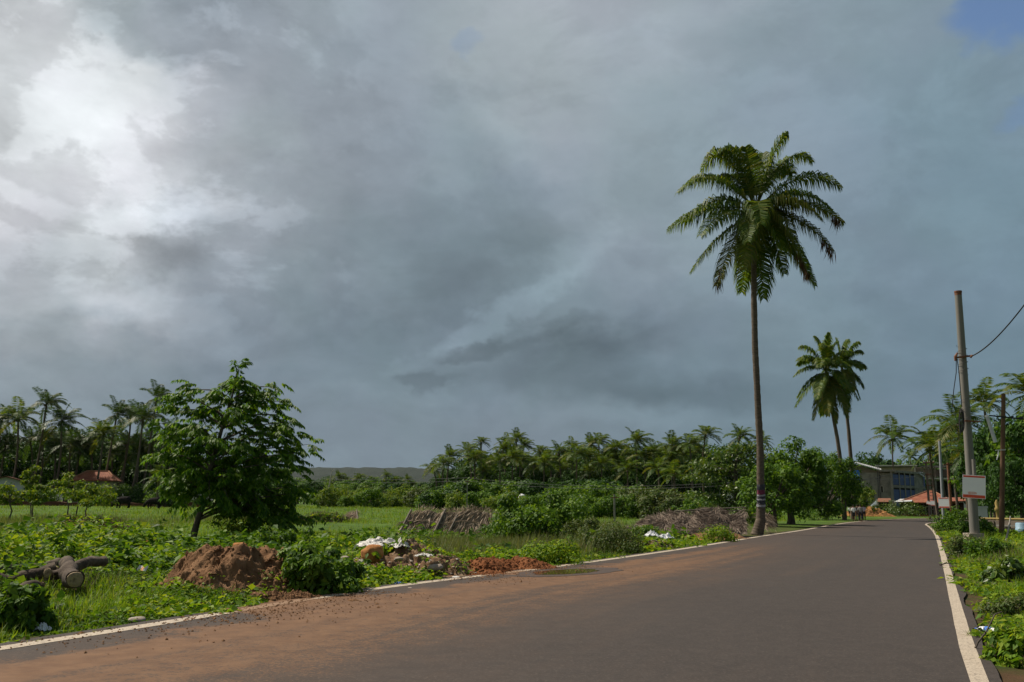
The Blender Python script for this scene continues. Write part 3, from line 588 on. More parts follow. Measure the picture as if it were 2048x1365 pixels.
    for q in range(46):
        a = rng.uniform(0, 6.28); p = C0+np.array([math.cos(a)*.2, math.sin(a)*.2, rng.uniform(-.7, .1)]); e = p+np.array([math.cos(a)*.55, math.sin(a)*.55, rng.uniform(-.1, .5)])
        m2.tube([p, (p+e)/2+[0, 0, -.05], e], [.07, .045, .02], 5)
    m2.build('leaf_base', M['bark_palm'], t)
    nut = MB(); th = np.linspace(0, math.pi, 7); nut.tube(np.stack([[0, 0, .14*math.cos(x)] for x in th]), np.maximum(.11*np.sin(th), .01), 9)
    nm = nut.mesh('coconut', [M['palm_yellow']], True)
    for q in range(9):
        a = rng.uniform(0, 6.28); link('coconut', nm, t, C0+np.array([math.cos(a)*.36, math.sin(a)*.36, -.75+rng.uniform(-.25, .2)]))
hero()
# ---- the two palms further up the road
def mid_palm(path, Y, label, seed, R, FRs=None):
    b = at(path[0][0], path[0][1], Y); b[2] = -.05; t = thing('coconut_palm', label, 'palm', b, 0, 'pair of tall palms beyond the leafy roadside tree')
    pts = np.array([at(x, y, Y)-b for x, y in path]); pts[:, 1] = 0; pts[0] = 0; n = len(path); tt = np.linspace(0, n-1, 40); P2 = np.stack([np.interp(tt, np.arange(n), pts[:, k]) for k in range(3)], 1)
    MB().tube(P2, np.linspace(.26, .15, 40), 9, jit=.06).build('trunk', M['bark_palm'], t, True); C0 = P2[-1]; r = np.random.default_rng(seed)
    s = Y/F*1.02
    for k, (dx, dy, dep, lift, ml) in enumerate(FRs):
        bs = C0+np.array([0, dep*.03, -.2*(dy > 20)]); tip = C0+np.array([dx*s, dep, -dy*s]); m2 = MB()
        frond(m2, bs, ctrl_for(bs, tip, lift), tip, 70, .115, 1.3, ml, 3, r, .05, 2, .95, 0, 4); m2.build('frond', [M['palm_hero'], M['palm_yellow'], M['palm'], M['palm_yellow']], t)
A = [(-56, -22, 0, 1.3, 0), (-58, 8, 1, 1.2, 0), (-48, -48, .5, 1.4, 0), (-20, -68, 0, .9, 0), (6, -74, -.6, .5, 0), (28, -60, .6, 1.0, 0), (50, -38, 0, 1.2, 0), (62, -8, -.5, 1.2, 0), (-64, 72, 0, .9, 0), (-52, 50, 1.2, 1.0, 2), (-32, 98, -.4, .9, 1), (-12, 92, -1.8, 1.0, 1), (8, 104, -1, 1.0, 1), (24, 96, -2, 1.2, 1), (44, 80, .3, 1.1, 2), (52, 60, -1.2, 1.2, 0), (-34, 60, -2.2, 1.4, 0), (16, 40, -3, 1.6, 0), (-10, -40, -2.4, 1.8, 0), (30, 10, -3, 1.8, 0), (-30, 0, -3, 1.7, 0), (0, 85, 2, .8, 2), (36, -20, 2.4, 1.4, 2), (-40, -18, 2.6, 1.5, 2)]
B = [(42, -30, 0, 1.3, 0), (50, 0, .5, 1.2, 0), (40, 40, 0, 1.0, 2), (28, 62, -.5, .9, 2), (8, 78, .4, .8, 2), (-30, -30, .5, 1.2, 0), (14, -56, 0, .8, 0), (-8, -60, .3, .7, 0), (30, -48, -1, 1.0, 0), (-36, 10, 1, 1.2, 2), (10, 50, -1.5, 1.4, 1), (-20, 50, 1, 1, 2), (22, 10, -2.4, 1.6, 0), (4, -20, -2, 1.7, 0)]
mid_palm([(1689, 1036), (1687, 990), (1682, 930), (1675, 880), (1666, 830), (1656, 780), (1652, 742)], 100, 'tall palm whose crown is the lower and nearer of the overlapping pair', 5, 3.9, A)
mid_palm([(1705, 1033), (1705, 980), (1702, 920), (1697, 860), (1690, 800), (1684, 736)], 106, 'tall palm whose straighter trunk stands on the road side of the pair', 6, 3.6, B)

# ---- palm groves: (crown x, crown y, distance, foot x, size)
def grove():
    G = 'coconut palms of the grove beyond the field'
    SKYL = [(867, 940, 150, 868, .75, 'short palm at the very end of the grove, against the hill'), (899, 915, 152, 903, .85, 'palm second from the hill end of the grove skyline'), (934, 903, 155, 937, .85, 'broad palm in front of a thin taller one at the hill end of the grove'),
     (962, 886, 160, 966, .62, 'thin small-crowned palm rising alone above the hill end of the grove'), (1006, 899, 158, 1011, .85, 'palm tucked against the hill side of the tallest cluster'), (1013, 886, 166, 1012, .75, 'palm peeping over the cluster of tall palms near the hill end'), (1033, 880, 160, 1037, .85, 'tallest palm of the cluster near the hill end of the grove'), (1047, 893, 158, 1049, .8, 'palm at the road side of the tallest cluster'),
     (1080, 905, 165, 1080, .75, 'palm in the dip just past the tallest cluster'), (1117, 907, 152, 1120, .95, 'wide palm with a pale trunk in the middle of the grove'), (1143, 893, 160, 1142, .7, 'slim palm rising just behind the wide pale-trunked palm'), (1180, 890, 160, 1182, .85, 'left one of two tall palms standing side by side mid grove'), (1198, 884, 158, 1198, .85, 'right one of two tall palms standing side by side mid grove'),
     (1232, 899, 152, 1230, .9, 'palm leaning over a gap past the side by side pair'), (1272, 884, 146, 1275, 1.05, 'large full-crowned palm with white trunk in the road half of the grove'), (1308, 903, 152, 1310, .8, 'small palm next to the large white-trunked palm'), (1344, 893, 144, 1342, 1.0, 'bushy palm with upright fronds in the road half of the grove'), (1379, 890, 142, 1378, .95, 'palm just beneath the tallest one of the road half of the grove'),
     (1411, 872, 146, 1411, .95, 'tallest palm of the road half of the grove, above a flat-branched tree'), (1479, 874, 142, 1478, .9, 'palm leaning behind the tall roadside trunk, on its grove side'), (1523, 884, 140, 1524, .7, 'palm half hidden directly behind the tall roadside trunk')]
    for k, (x, y, Y, bx, s, l) in enumerate(SKYL): palm(x, y, Y, bx, k, s, l, G, .15, bow=rng.normal(0, .3))
    for k, (x, y, s) in enumerate([(886, 930, .8), (950, 918, .85), (965, 944, .8), (980, 930, .8), (1025, 916, .85), (1040, 922, .9), (1068, 931, .95), (1088, 928, .95), (1102, 925, .8), (1135, 930, .9), (1153, 910, .9), (1170, 915, .9), (1210, 915, .9), (1203, 930, .9), (1229, 922, .9), (1250, 912, .95), (1290, 915, .95), (1300, 935, .9), (1328, 912, .95), (1342, 920, .95), (1362, 912, .95), (1390, 907, .9), (1255, 940, .9), (1180, 945, .9), (1120, 945, .9), (1075, 955, .8), (1000, 925, .8)]):
        palm(x, y, 150+(k*7) % 22-8, None, k+2, s*1.05, 'coconut palm packed in the middle of the grove, only part of its crown showing', G, .14)
    for x, y, Y, s, l in ((1348, 950, 108, .8, 'low young palm with yellow leaf stalks in front of the grove'), (1317, 938, 116, .75, 'low young palm beside the yellow-stalked one'), (1405, 938, 112, .75, 'low young palm behind the flat-branched tree')): palm(x, y, Y, x+2, 1, s, l, 'young palms in front of the grove', .16, lib=CROWNSY)
    L = 'palms behind the houses across the field'
    for k, (x, y, Y, bx, s, l) in enumerate([(36, 829, 118, 30, 1.0, 'palm with a wide drooping crown at the photo edge, above the white house'), (93, 800, 120, 76, .85, 'tall windblown palm on a slanting trunk above the white house'), (123, 836, 118, 116, 1.0, 'full palm on a straight trunk between the white house and the tiled roof'), (2, 835, 124, -4, .9, 'palm cut by the photo edge above the white house'), (207, 862, 116, 196, .9, 'lower palm right above the red tiled roof'), (234, 822, 120, 214, .85, 'tall windblown palm leaning above the red tiled roof'), (262, 828, 124, 238, .8, 'leaning palm between two taller ones past the tiled roof'), (286, 830, 116, 270, .95, 'palm with a hanging skirt of fronds beside the bushy tree'), (313, 790, 122, 296, .85, 'tallest windblown palm, its crown touching the bushy tree'), (140, 882, 124, 140, .9, 'shorter palm lower between the white house and the tiled roof'), (60, 872, 128, 64, .85, 'shorter palm low behind the white house'), (318, 950, 100, 322, .7, 'low palm with a yellowing frond beside the bushy tree')]+[(x_, y_, 126, x_-5, .85, 'palm half lost in the dark mass behind the houses across the field') for x_, y_ in ((12, 878), (84, 866), (160, 896), (182, 878), (254, 880), (276, 898), (338, 858), (-4, 900), (110, 895), (225, 900), (305, 880))]):
        palm(x, y+8, Y+22, bx, k, s*1.28, l, L, .17, bow=rng.normal(.3, .3), lib=CROWNSW if k not in (0, 4, 11) else CROWNS)
    R_ = 'palms around the buildings up the road'
    for k, (x, y, Y, bx, s, l, bow) in enumerate([(1786, 876, 168, 1810, 1.4, 'lone palm with a curved trunk in front of the blue building', -1.2), (1820, 914, 205, 1822, .7, 'tiny distant palm beside the lone curved palm', 0), (1857, 888, 105, 1866, .9, 'palm behind the thin grey pole, on its building side', 0), (1877, 898, 100, 1884, .95, 'palm right behind the thin grey pole', 0), (1915, 845, 88, 1925, 1.0, 'large palm behind the hanging cable loops of the steel pole', 0), (1968, 806, 92, 1972, .85, 'highest palm between the steel pole and the brown timber post', 0), (1938, 905, 78, 1945, .75, 'low palm with arching fronds behind the steel pole', 0), (1900, 870, 112, 1905, .9, 'dark palm deep behind the cable loops', 0), (2062, 790, 80, 2068, 1.0, 'palm cut by the photo edge beyond the brown timber post', 0)]):
        palm(x, y, Y, bx, k, s*1.16, l, R_, .15, bow=bow)
    Fp = 'small palms far off below the wooded ridge'
    for k, (x, y, s) in enumerate([(773, 952, .5), (814, 960, .45), (742, 962, .5), (718, 958, .6), (792, 962, .5), (690, 962, .6), (676, 955, .55), (660, 968, .6), (825, 972, .5)]):
        palm(x, y, 300, None, k, s*1.7, 'small distant palm poking above the far tree belt under the ridge', Fp, .15)
grove()
# ------------------------------------------------------------------ broadleaf trees and bushes
def crown_leaves(mb, rx, ry, z0, z1, ncl, nleaf, L, W, seed, m=0, clr=(.16, .30), shape=1.0, flat=.8, droop=.35, hollow=.55):
    r = np.random.default_rng(seed); d = rdir(ncl*3, r); d = d[d[:, 2] > -.75][:ncl]; q = r.uniform(hollow, 1, len(d))**.7
    lump = 1+.30*vnoise(d*1.6+seed, seed)[:, None]
    c = d*q[:, None]*lump; zc = (z0+z1)/2; h = (z1-z0)/2; cl = np.stack([c[:, 0]*rx, c[:, 1]*ry, zc+c[:, 2]*h], 1)
    cr = r.uniform(clr[0], clr[1], len(cl))*(rx+ry)/2; k = r.integers(0, len(cl), nleaf); u = rdir(nleaf, r); rr = r.uniform(.3, 1, nleaf)**.5
    p = cl[k]+u*(cr[k]*rr)[:, None]*np.array([1, 1, flat]); n = unit(u+np.array([0, 0, .7])+r.normal(0, .45, (nleaf, 3)))
    t = unit(np.cross(n, rdir(nleaf, r))); t[:, 2] -= droop; t = unit(t); s = unit(np.cross(n, t)); 
    mb.leaves(p, t, s, L*r.uniform(.7, 1.25, nleaf), W*r.uniform(.7, 1.25, nleaf), m, .15); return cl
def limbs(mb, base_r, fork, cl, n, seed, m=0, th=None):
    r = np.random.default_rng(seed); th = th if th is not None else np.array([0, 0, fork]); z = np.array([0, 0, 0.])
    mb.tube([z, th*.35+r.normal(0, .04, 3)*fork*.3, th*.7+r.normal(0, .03, 3)*fork*.3, th], [base_r*1.35, base_r, base_r*.9, base_r*.75], 8, m)
    for i in r.choice(len(cl), min(n, len(cl)), False):
        e = cl[i]; mid = th*.55+e*.45+np.array([0, 0, .1*fork])+r.normal(0, .08, 3)*fork
        mb.tube([th*.9, mid, e], [base_r*.5, base_r*.3, base_r*.08], 5, m, cap=False)
def tree_meshes(name, seed, rx, z0, z1, ncl, nleaf, L, W, mats, fork, base_r, nl=10, bark='bark', **k):
    mb = MB(); cl = crown_leaves(mb, rx, rx, z0, z1, ncl, nleaf, L, W, seed, **k); ml = MB(); limbs(ml, base_r, fork, cl, nl, seed)
    return ml.mesh('trunk', M[bark], True), mb.mesh('crown', M[mats])
def put(kind, lib, label, cat, loc, rz=0, sc=1.0, group=None):
    t = thing(kind, label, cat, loc, rz, group); a, b = lib
    link('trunk' if cat == 'tree' else 'stem', a, t); link('crown' if cat == 'tree' else 'foliage', b, t); t.scale = (sc,)*3 if np.isscalar(sc) else sc; return t
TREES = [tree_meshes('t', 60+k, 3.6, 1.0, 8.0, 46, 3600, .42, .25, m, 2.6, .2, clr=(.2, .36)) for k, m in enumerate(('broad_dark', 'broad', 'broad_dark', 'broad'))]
BUSH = [tree_meshes('b', 80+k, 2.4, .0, 3.4, 40, 2600, .30, .19, m, .7, .07, 8, clr=(.2, .36)) for k, m in enumerate(('broad', 'broad_dark', 'scrub', 'broad_light', 'broad'))]
def foot(px, Y, py=1000): d = at(px, py, Y); return np.array([d[0], d[1], float(gz(d[0], d[1]))-.05])
def hpx(px, py, Y): return at(px, py, Y)[2]
# dark trees packed between the palms of the grove
G1 = 'leafy trees filling the palm grove'
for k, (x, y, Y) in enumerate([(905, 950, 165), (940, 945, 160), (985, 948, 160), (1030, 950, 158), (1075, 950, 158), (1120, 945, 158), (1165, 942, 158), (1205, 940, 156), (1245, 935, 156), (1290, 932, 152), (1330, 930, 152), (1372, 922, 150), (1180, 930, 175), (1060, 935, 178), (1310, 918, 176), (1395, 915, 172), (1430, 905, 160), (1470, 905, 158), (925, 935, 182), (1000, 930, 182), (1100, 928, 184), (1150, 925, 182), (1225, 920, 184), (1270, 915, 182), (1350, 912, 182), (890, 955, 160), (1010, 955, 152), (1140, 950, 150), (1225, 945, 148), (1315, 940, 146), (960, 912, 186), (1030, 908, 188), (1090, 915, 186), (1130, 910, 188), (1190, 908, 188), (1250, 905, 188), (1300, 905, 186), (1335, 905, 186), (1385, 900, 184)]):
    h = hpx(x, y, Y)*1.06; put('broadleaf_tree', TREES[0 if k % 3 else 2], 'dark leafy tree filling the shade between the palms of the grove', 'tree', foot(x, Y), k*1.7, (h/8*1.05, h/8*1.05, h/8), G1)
G2 = 'bushy trees along the near edge of the grove'
lab2 = ['rounded green bush tree on the grove edge towards the hill', 'dark bush tree on the grove edge', 'olive scrubby bush on the grove edge']
for k, (x, y, Y, v) in enumerate([(880, 975, 140, 1), (910, 968, 138, 0), (945, 965, 134, 1), (985, 962, 132, 0), (1030, 965, 130, 4), (1075, 960, 128, 1), (1115, 975, 112, 4), (1150, 968, 118, 0), (1190, 972, 110, 4), (1232, 968, 112, 0), (1262, 978, 104, 2), (1295, 976, 98, 2), (1325, 980, 94, 2), (1352, 985, 92, 2), (1385, 985, 96, 0), (1130, 958, 128, 1), (1210, 955, 126, 1), (960, 985, 116, 0), (1010, 985, 112, 3), (1060, 990, 108, 0), (925, 990, 118, 3), (1245, 990, 96, 4), (1215, 992, 96, 0), (1175, 992, 98, 4), (1390, 996, 88, 4), (1425, 992, 90, 1)]):
    h = hpx(x, y, Y); put('bush', BUSH[v], ['green', 'dark green', 'grey green', 'yellow green', 'green'][v]+' bush in the thicket along the foot of the palm grove', 'bush', foot(x, Y), k*2.1, (h/3.4*1.2, h/3.4*1.2, h/3.4), G2+' '+['green', 'dark', 'grey green', 'yellow green', 'green'][v])
# far belt under the ridge
G3 = 'far belt of trees below the ridge'
for k in range(46):
    x = 545+k*7.6+rng.uniform(-4, 4); Y = rng.uniform(250, 380); y = 966+rng.normal(0, 5)+(k > 34)*8; h = hpx(x, y, Y)
    put('broadleaf_tree', TREES[k % 4], 'hazy green tree in the far belt below the wooded ridge', 'tree', foot(x, Y), k*1.3, (h/8*1.5, h/8*1.5, h/8), G3)
G4 = 'bushes along the far side of the field'
for k in range(30):
    x = 640+k*9.2+rng.uniform(-4, 4); Y = rng.uniform(140, 190); v = (3, 0, 2, 3, 4)[k % 5]; y = 988+rng.normal(0, 5); h = max(hpx(x, y, Y), .8)
    nm = {2: 'grey green', 3: 'yellow green', 4: 'fresh green', 0: 'plain green'}[v]
    put('bush', BUSH[v], nm+' bush on the far side of the field, below the ridge', 'bush', foot(x, Y), k*1.9, (h/3.4*1.15, h/3.4*1.15, h/3.4), G4+', '+nm)
# trees behind the left houses
G5 = 'dark trees behind the houses across the field'
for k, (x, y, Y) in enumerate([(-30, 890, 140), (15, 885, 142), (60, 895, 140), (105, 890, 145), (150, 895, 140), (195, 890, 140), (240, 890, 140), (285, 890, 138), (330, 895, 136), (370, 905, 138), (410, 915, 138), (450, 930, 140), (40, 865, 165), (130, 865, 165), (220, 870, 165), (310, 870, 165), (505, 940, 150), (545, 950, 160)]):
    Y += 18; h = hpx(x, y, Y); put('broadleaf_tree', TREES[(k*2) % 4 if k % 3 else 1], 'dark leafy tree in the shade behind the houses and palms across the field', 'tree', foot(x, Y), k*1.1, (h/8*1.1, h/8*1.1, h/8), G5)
for k, (x, y, Y) in enumerate([(255, 975, 118), (290, 972, 116), (325, 980, 112), (60, 972, 116), (95, 985, 112), (330, 1000, 100), (360, 992, 110)]):
    Y += 20; h = max(hpx(x, y, Y), 1.4); put('bush', BUSH[1 if k % 2 else 4], 'dark bush growing at the foot of the palms beside the tiled house', 'bush', foot(x, Y), k, (h/3.4*1.1, h/3.4*1.1, h/3.4), 'bushes by the houses across the field')
# right: trees behind the buildings and along the compound
G6 = 'leafy trees behind the buildings up the road'
for k, (x, y, Y) in enumerate([(1740, 912, 215), (1722, 920, 215), (1760, 922, 220), (1800, 920, 225), (1830, 925, 225), (1855, 918, 220), (1885, 905, 215), (1915, 900, 215), (1940, 890, 200)]):
    h = hpx(x, y, Y); put('broadleaf_tree', TREES[k % 4], 'leafy tree showing above the roof of the blue and grey building', 'tree', foot(x, Y), k*1.4, (h/8*1.0, h/8*1.0, h/8), G6)
G7 = 'dark trees in the walled compound'
for k, (x, y, Y) in enumerate([(1972, 895, 92), (1998, 862, 80), (2020, 850, 76), (2045, 838, 70), (2080, 820, 70), (2005, 930, 66), (2040, 925, 62), (2085, 900, 62), (1980, 940, 74)]):
    h = hpx(x, y, Y); put('broadleaf_tree', TREES[(k*2) % 4 if k % 4 else 3], 'dark tree in the walled compound behind the steel pole and timber post', 'tree', foot(x, Y), k*1.6, (h/8*.85, h/8*.85, h/8), G7)

# ---- two leafy trees behind the tall palm, and the flat-branched one
def roadside_tree(px, top, Y, rx, label, seed, mat, base, lo=1015, n=9000, L=.26, W=.15, ncl=90, x2=None, **k):
    h = hpx(px, top, Y); z0 = max(hpx(px, lo, Y), .3); mb = MB(); cl = crown_leaves(mb, rx, rx*.8, z0, h*.97, ncl, n, L, W, seed, **k); ml = MB(); limbs(ml, base, max(z0*1.3, 1.4), cl, 22, seed)
    t = thing('broadleaf_tree', label, 'tree', foot(px, Y)); ml.build('trunk', M['bark'], t, True); mb.build('crown', M[mat], t)
    return t
roadside_tree(1580, 882, 74, 3.6, 'round dense green tree right beside the tall palm trunk', 201, 'broad', .28, 1040, n=13000, ncl=120, clr=(.16, .28))
roadside_tree(1650, 893, 101, 3.8, 'dense green tree nearest the walking people', 202, 'broad', .26, 1040, n=12000, ncl=110, clr=(.16, .28))
roadside_tree(1548, 915, 66, 2.6, 'smaller leafy tree low between the tall palm and the round tree', 203, 'broad', .16, 1045, n=6000, ncl=60, clr=(.2, .34))
roadside_tree(1688, 950, 104, 2.0, 'small leafy tree under the pair of tall palms', 204, 'broad', .14, 1025, n=2800, ncl=36, clr=(.2, .34))
roadside_tree(1722, 968, 112, 1.9, 'small light green tree beside the road where people walk', 205, 'broad_light', .12, 1022, n=2400, ncl=30, clr=(.22, .36))
def layered(px, Y, label):      # flat tiers of branches
    t = thing('layered_tree', label, 'tree', foot(px, Y)); mb = MB(); ml = MB(); r = np.random.default_rng(77); s = Y/F
    ml.tube([[0, 0, 0], [.1, 0, 2], [0, 0, 4.2], [.2, 0, 6]], [.2, .16, .12, .05], 8)
    for k, (dx, y, w) in enumerate([(-70, 925, 1), (-45, 908, 1), (-90, 950, 1), (-60, 955, 1), (-88, 985, 1), (-35, 935, 1), (40, 895, 1), (60, 905, 1), (20, 890, 1), (-20, 900, 1), (70, 930, 1), (0, 930, 1), (-50, 990, 1), (-20, 975, 1), (30, 960, 1), (55, 975, 1), (10, 1000, 1), (-65, 935, 1), (40, 1000, 1), (-40, 1008, 1)]):
        e = np.array([dx*s, r.uniform(-2, 2), hpx(px, y, Y)]); b0 = np.array([0, 0, max(e[2]-.5-abs(e[0])*.12, .8)]); mid = (b0+e)/2+[0, 0, .15]
        ml.tube([b0, mid, e], [.07, .045, .015], 5, cap=False)
        n = 230; q = r.uniform(.3, 1.05, n)[:, None]; c = (1-q)**2*b0+2*q*(1-q)*mid+q*q*e; p = c+r.normal(0, 1, (n, 3))*np.array([.5, .6, .16])
        nn = unit(np.array([0, 0, 1.])+r.normal(0, .5, (n, 3))); d = unit(np.cross(nn, rdir(n, r))-[0, 0, .2]); mb.leaves(p, d, unit(np.cross(nn, d)), r.uniform(.2, .36, n), r.uniform(.12, .2, n), 0, .2)
    ml.build('trunk', M['bark'], t, True); mb.build('crown', M['broad_light2'], t)
M['broad_light2'] = leafmat('almond_leaf', leafstops((.03, .07, .012), (.06, .12, .016), (.10, .17, .02), (.14, .18, .03)), .3, .42, .4)
layered(1472, 76, 'tree with flat tiers of pale green branches beside the tall palm, on its field side')

# ---- bushy tree with hanging leaves in the left field
def bushy():
    Y = 36.4; b = gp(385, 1078); b[2] = float(gz(b[0], b[1]))-.03; Y = b[1]; t = thing('bushy_tree', 'large bushy tree with tiers of drooping leaves in the near field', 'tree', b)
    W = lambda x, y, dep=0.: np.array([(at(x, y, Y)-b)[0], dep, (at(x, y, Y)-b)[2]])
    r = np.random.default_rng(12); ml = MB()
    tr = [W(385, 1078), W(394, 1045), W(404, 1015), W(415, 960), W(432, 900), W(446, 850), W(462, 800), W(474, 760)]; tr[0] = np.array([0, 0, -.03])
    ml.tube(tr, [.15, .12, .11, .095, .08, .06, .045, .02], 9, jit=.08); tr = np.array(tr)
    def trunk_at(z): return np.array([np.interp(z, tr[:, 2], tr[:, k]) for k in range(3)])
    tips = [(480, 738, 0), (455, 765, .6), (500, 768, -.6), (520, 790, .4), (560, 775, -.2), (572, 800, .5), (440, 792, -.8), (370, 778, .2), (345, 800, -.5), (330, 815, .3), (395, 815, 1), (312, 848, -.2), (560, 825, .9), (600, 845, -.3), (612, 870, .3), (618, 905, -.2), (620, 885, 1.2), (590, 868, -1.2), (540, 850, 1.4), (500, 830, -1.3), (322, 880, .6), (315, 910, -.4), (330, 900, 1.2), (345, 870, -1.4), (400, 860, -1.6), (450, 880, -1.8), (606, 940, .2), (600, 925, -1.4), (570, 905, 1.6), (520, 900, -1.9), (618, 985, -.3), (610, 970, 1), (560, 960, -1.8), (500, 950, -2), (330, 945, .2), (352, 1004, .3), (338, 980, -.3), (360, 960, -1.5), (420, 940, -2), (450, 1000, -1.9), (490, 1000, -1.9), (550, 1010, -1.2), (600, 1010, .4), (640, 1045, -.3), (590, 1050, -1.2), (540, 1045, -1), (570, 1030, 1), (410, 880, 2), (480, 890, 2.2), (550, 930, 2.3), (380, 930, 2), (450, 960, 2.3), (520, 990, 2.2), (600, 990, 1.8), (340, 850, 1.6), (430, 830, 1.4), (500, 800, 1)]
    Bp, Bd, Bl = [], [], []
    for (x, y, dep) in tips:
        x = 455+(x-455)*.93
        e = W(x, y, dep); reach = math.hypot(e[0]-trunk_at(e[2])[0], dep); z0 = max(.7, min(e[2]-.25*reach-.15, tr[-1, 2]-.5)) if y < 1000 else max(1.3, e[2]+.7); b0 = trunk_at(z0); mid = b0*.5+e*.5+np.array([0, 0, .28 if y < 1000 else .5])
        ml.tube([b0, b0*.75+mid*.25+[0, 0, .03], mid, mid*.4+e*.6, e], [.045, .04, .028, .018, .006], 5, cap=False)
        n = int(8+reach*5.8); q = r.uniform(.12, 1.0, n); q = np.concatenate([q, r.uniform(.75, 1, 6)])[:, None]
        p = (1-q)**2*b0+2*q*(1-q)*mid+q*q*e; tg = unit(2*(1-q)*(mid-b0)+2*q*(e-mid)); sd = unit(np.cross(tg, [0, 0, 1.])); sg = r.choice([-1, 1], len(p))[:, None]
        d = unit(sd*sg*r.uniform(.3, 1, (len(p), 1))+tg*r.uniform(.3, 1.1, (len(p), 1))+np.array([0, 0, .12])+r.normal(0, .15, (len(p), 3)))
        Bp.append(p+r.normal(0, .05, p.shape)*np.array([2.4, 2.4, 2.6])); Bd.append(d); Bl.append(r.uniform(.4, .75, len(p)))
    Bp = np.concatenate(Bp); Bd = np.concatenate(Bd); Bl = np.concatenate(Bl); n = len(Bp); mb = MB(); npair = 8
    for j in range(npair):
        u = (j+.6)/npair; p = Bp+Bd*(Bl*u)[:, None]; p[:, 2] -= Bl*.42*u*u
        tg = Bd.copy(); tg[:, 2] -= .84*u; tg = unit(tg); sd = unit(np.cross(tg, [0, 0, 1.]))
        for sgn in (-1, 1):
            d = unit(sd*sgn*.62+tg*.38+np.array([0, 0, -.62])+r.normal(0, .13, (n, 3))); w = unit(np.cross(d, unit(tg+r.normal(0, .25, (n, 3))))); w = unit(np.cross(np.cross(d, sd*sgn*.3+np.array([0, 0, 1.])), d)*0+tg*.9+r.normal(0, .2, (n, 3)))
            mb.leaves(p, d, unit(w-(w*d).sum(1)[:, None]*d), .215*r.uniform(.75, 1.2, n)*(1.1-.35*abs(u-.5)), .085*r.uniform(.8, 1.2, n), 0, .1)
    ml.build('trunk', M['bark'], t, True); mb.build('crown', M['bushy'], t)
bushy()

# ---- saplings across the ditch on the left
def sapling(px, py, cy, rx, label, seed, stems=1, lean=0, mat='broad_light', n=700):
    rx *= 1.3; n = int(n*1.5); b = gp(px, py); Y = b[1]; h = hpx(px, cy-4, Y); r = np.random.default_rng(seed); t = thing('sapling', label, 'tree', [b[0], b[1], -.05], 0, 'thin saplings standing in the near field'); ml = MB(); mb = MB()
    top = np.array([lean, 0, h*.97]); ml.tube([[0, 0, 0], [r.normal(0, .12), 0, h*.3], [lean*.4+r.normal(0, .15), 0, h*.55], top*.8, top], [.05, .042, .035, .025, .008], 6)
    cl = []
    for k in range(9):
        a = r.uniform(0, 6.28); q = r.uniform(.25, 1); e = np.array([lean*.7+math.cos(a)*rx*q, math.sin(a)*rx*q, h*r.uniform(.62, 1.0)-.25*q*rx]); cl.append(e)
        ml.tube([[lean*.4, 0, h*.5], (np.array([lean*.4, 0, h*.5])+e)/2+[0, 0, .05], e], [.025, .016, .006], 5, cap=False)
    cl = np.array(cl); k = r.integers(0, 9, n); u = rdir(n, r); p = cl[k]+u*r.uniform(.15, .55, (n, 1))*np.array([rx*.8, rx*.8, rx*.4]); nn = unit(np.array([0, 0, .8])+r.normal(0, .6, (n, 3))); d = unit(np.cross(nn, rdir(n, r))-[0, 0, .45])
    mb.leaves(p, d, unit(np.cross(nn, d)), r.uniform(.16, .3, n), r.uniform(.07, .13, n), 0, .15); ml.build('trunk', M['bark'], t, True); mb.build('crown', M[mat], t)
for a in [(133, 1042, 948, .75, 'slim sapling directly in front of the tiled roof with a small high crown', 301), (151, 1048, 968, .85, 'sapling with a bent stem and spreading light crown', 302, 1, .5), (172, 1047, 964, 1.1, 'widest light green sapling, nearest the grazing buffalo', 303, 1, .4), (62, 1040, 930, .6, 'sapling in front of the white house', 304, 1, -.4), (15, 1046, 966, .9, 'yellow green sapling at the photo edge below the white house', 305, 1, .2), (66, 1044, 972, .55, 'small yellowing sapling between the white house and the brush heap', 306)]: sapling(*a)

# ---- individual bushes close by
def near_bush(px, py, top, wpx, label, seed, mat, n, L, W, name='bush', twigs=10, dep=1.0, **k):
    b = ground_pt(px, py); s = np.linalg.norm(gp(px+1, py)-gp(px, py)); rx = wpx/2*s; b = b+np.array([0, rx*dep*.8, 0]); b[2] = float(gz(b[0], b[1])); h = hpx(px, top, b[1])-b[2]; mb = MB(); ml = MB()
    cl = crown_leaves(mb, rx, rx*dep, -.1, h*.94, 36, n, L, W, seed, **{**dict(clr=(.22, .42), hollow=.3), **k}); r = np.random.default_rng(seed)
    for c in cl[:twigs]: ml.tube([[c[0]*.15, c[1]*.15, -.03], c*[.6, .6, .6], c*1.02], [.022, .014, .005], 5, cap=False)
    t = thing(name, label, 'bush', b); ml.build('stem', M['bark'], t); mb.build('foliage', M[mat], t); return t
near_bush(1068, 1098, 985, 175, 'big bright leafy bush standing beside the thatched shelter', 401, 'broad', 6500, .15, .085)
near_bush(1012, 1092, 1035, 90, 'lower leafy bush against the end of the first thatch shelter', 402, 'broad', 2200, .13, .075)
near_bush(1225, 1106, 1048, 150, 'dark fine-leaved bush at the white line before the second thatch shelter', 403, 'scrub', 6500, .085, .035)
near_bush(1165, 1100, 1035, 100, 'olive bush between the bright bush and the dark fine-leaved one', 404, 'scrub', 3000, .10, .045)
near_bush(612, 1188, 1078, 165, 'dark broad-leaved bush between the soil heap and the rubbish', 405, 'broad', 4200, .12, .07)
near_bush(560, 1120, 1058, 110, 'leafy bush behind the brown soil heap', 406, 'broad', 2200, .12, .065)
near_bush(1110, 1128, 1082, 120, 'yellow green weed clump at the white line beside the puddle', 407, 'weed', 4200, .07, .045, 'weed_clump')
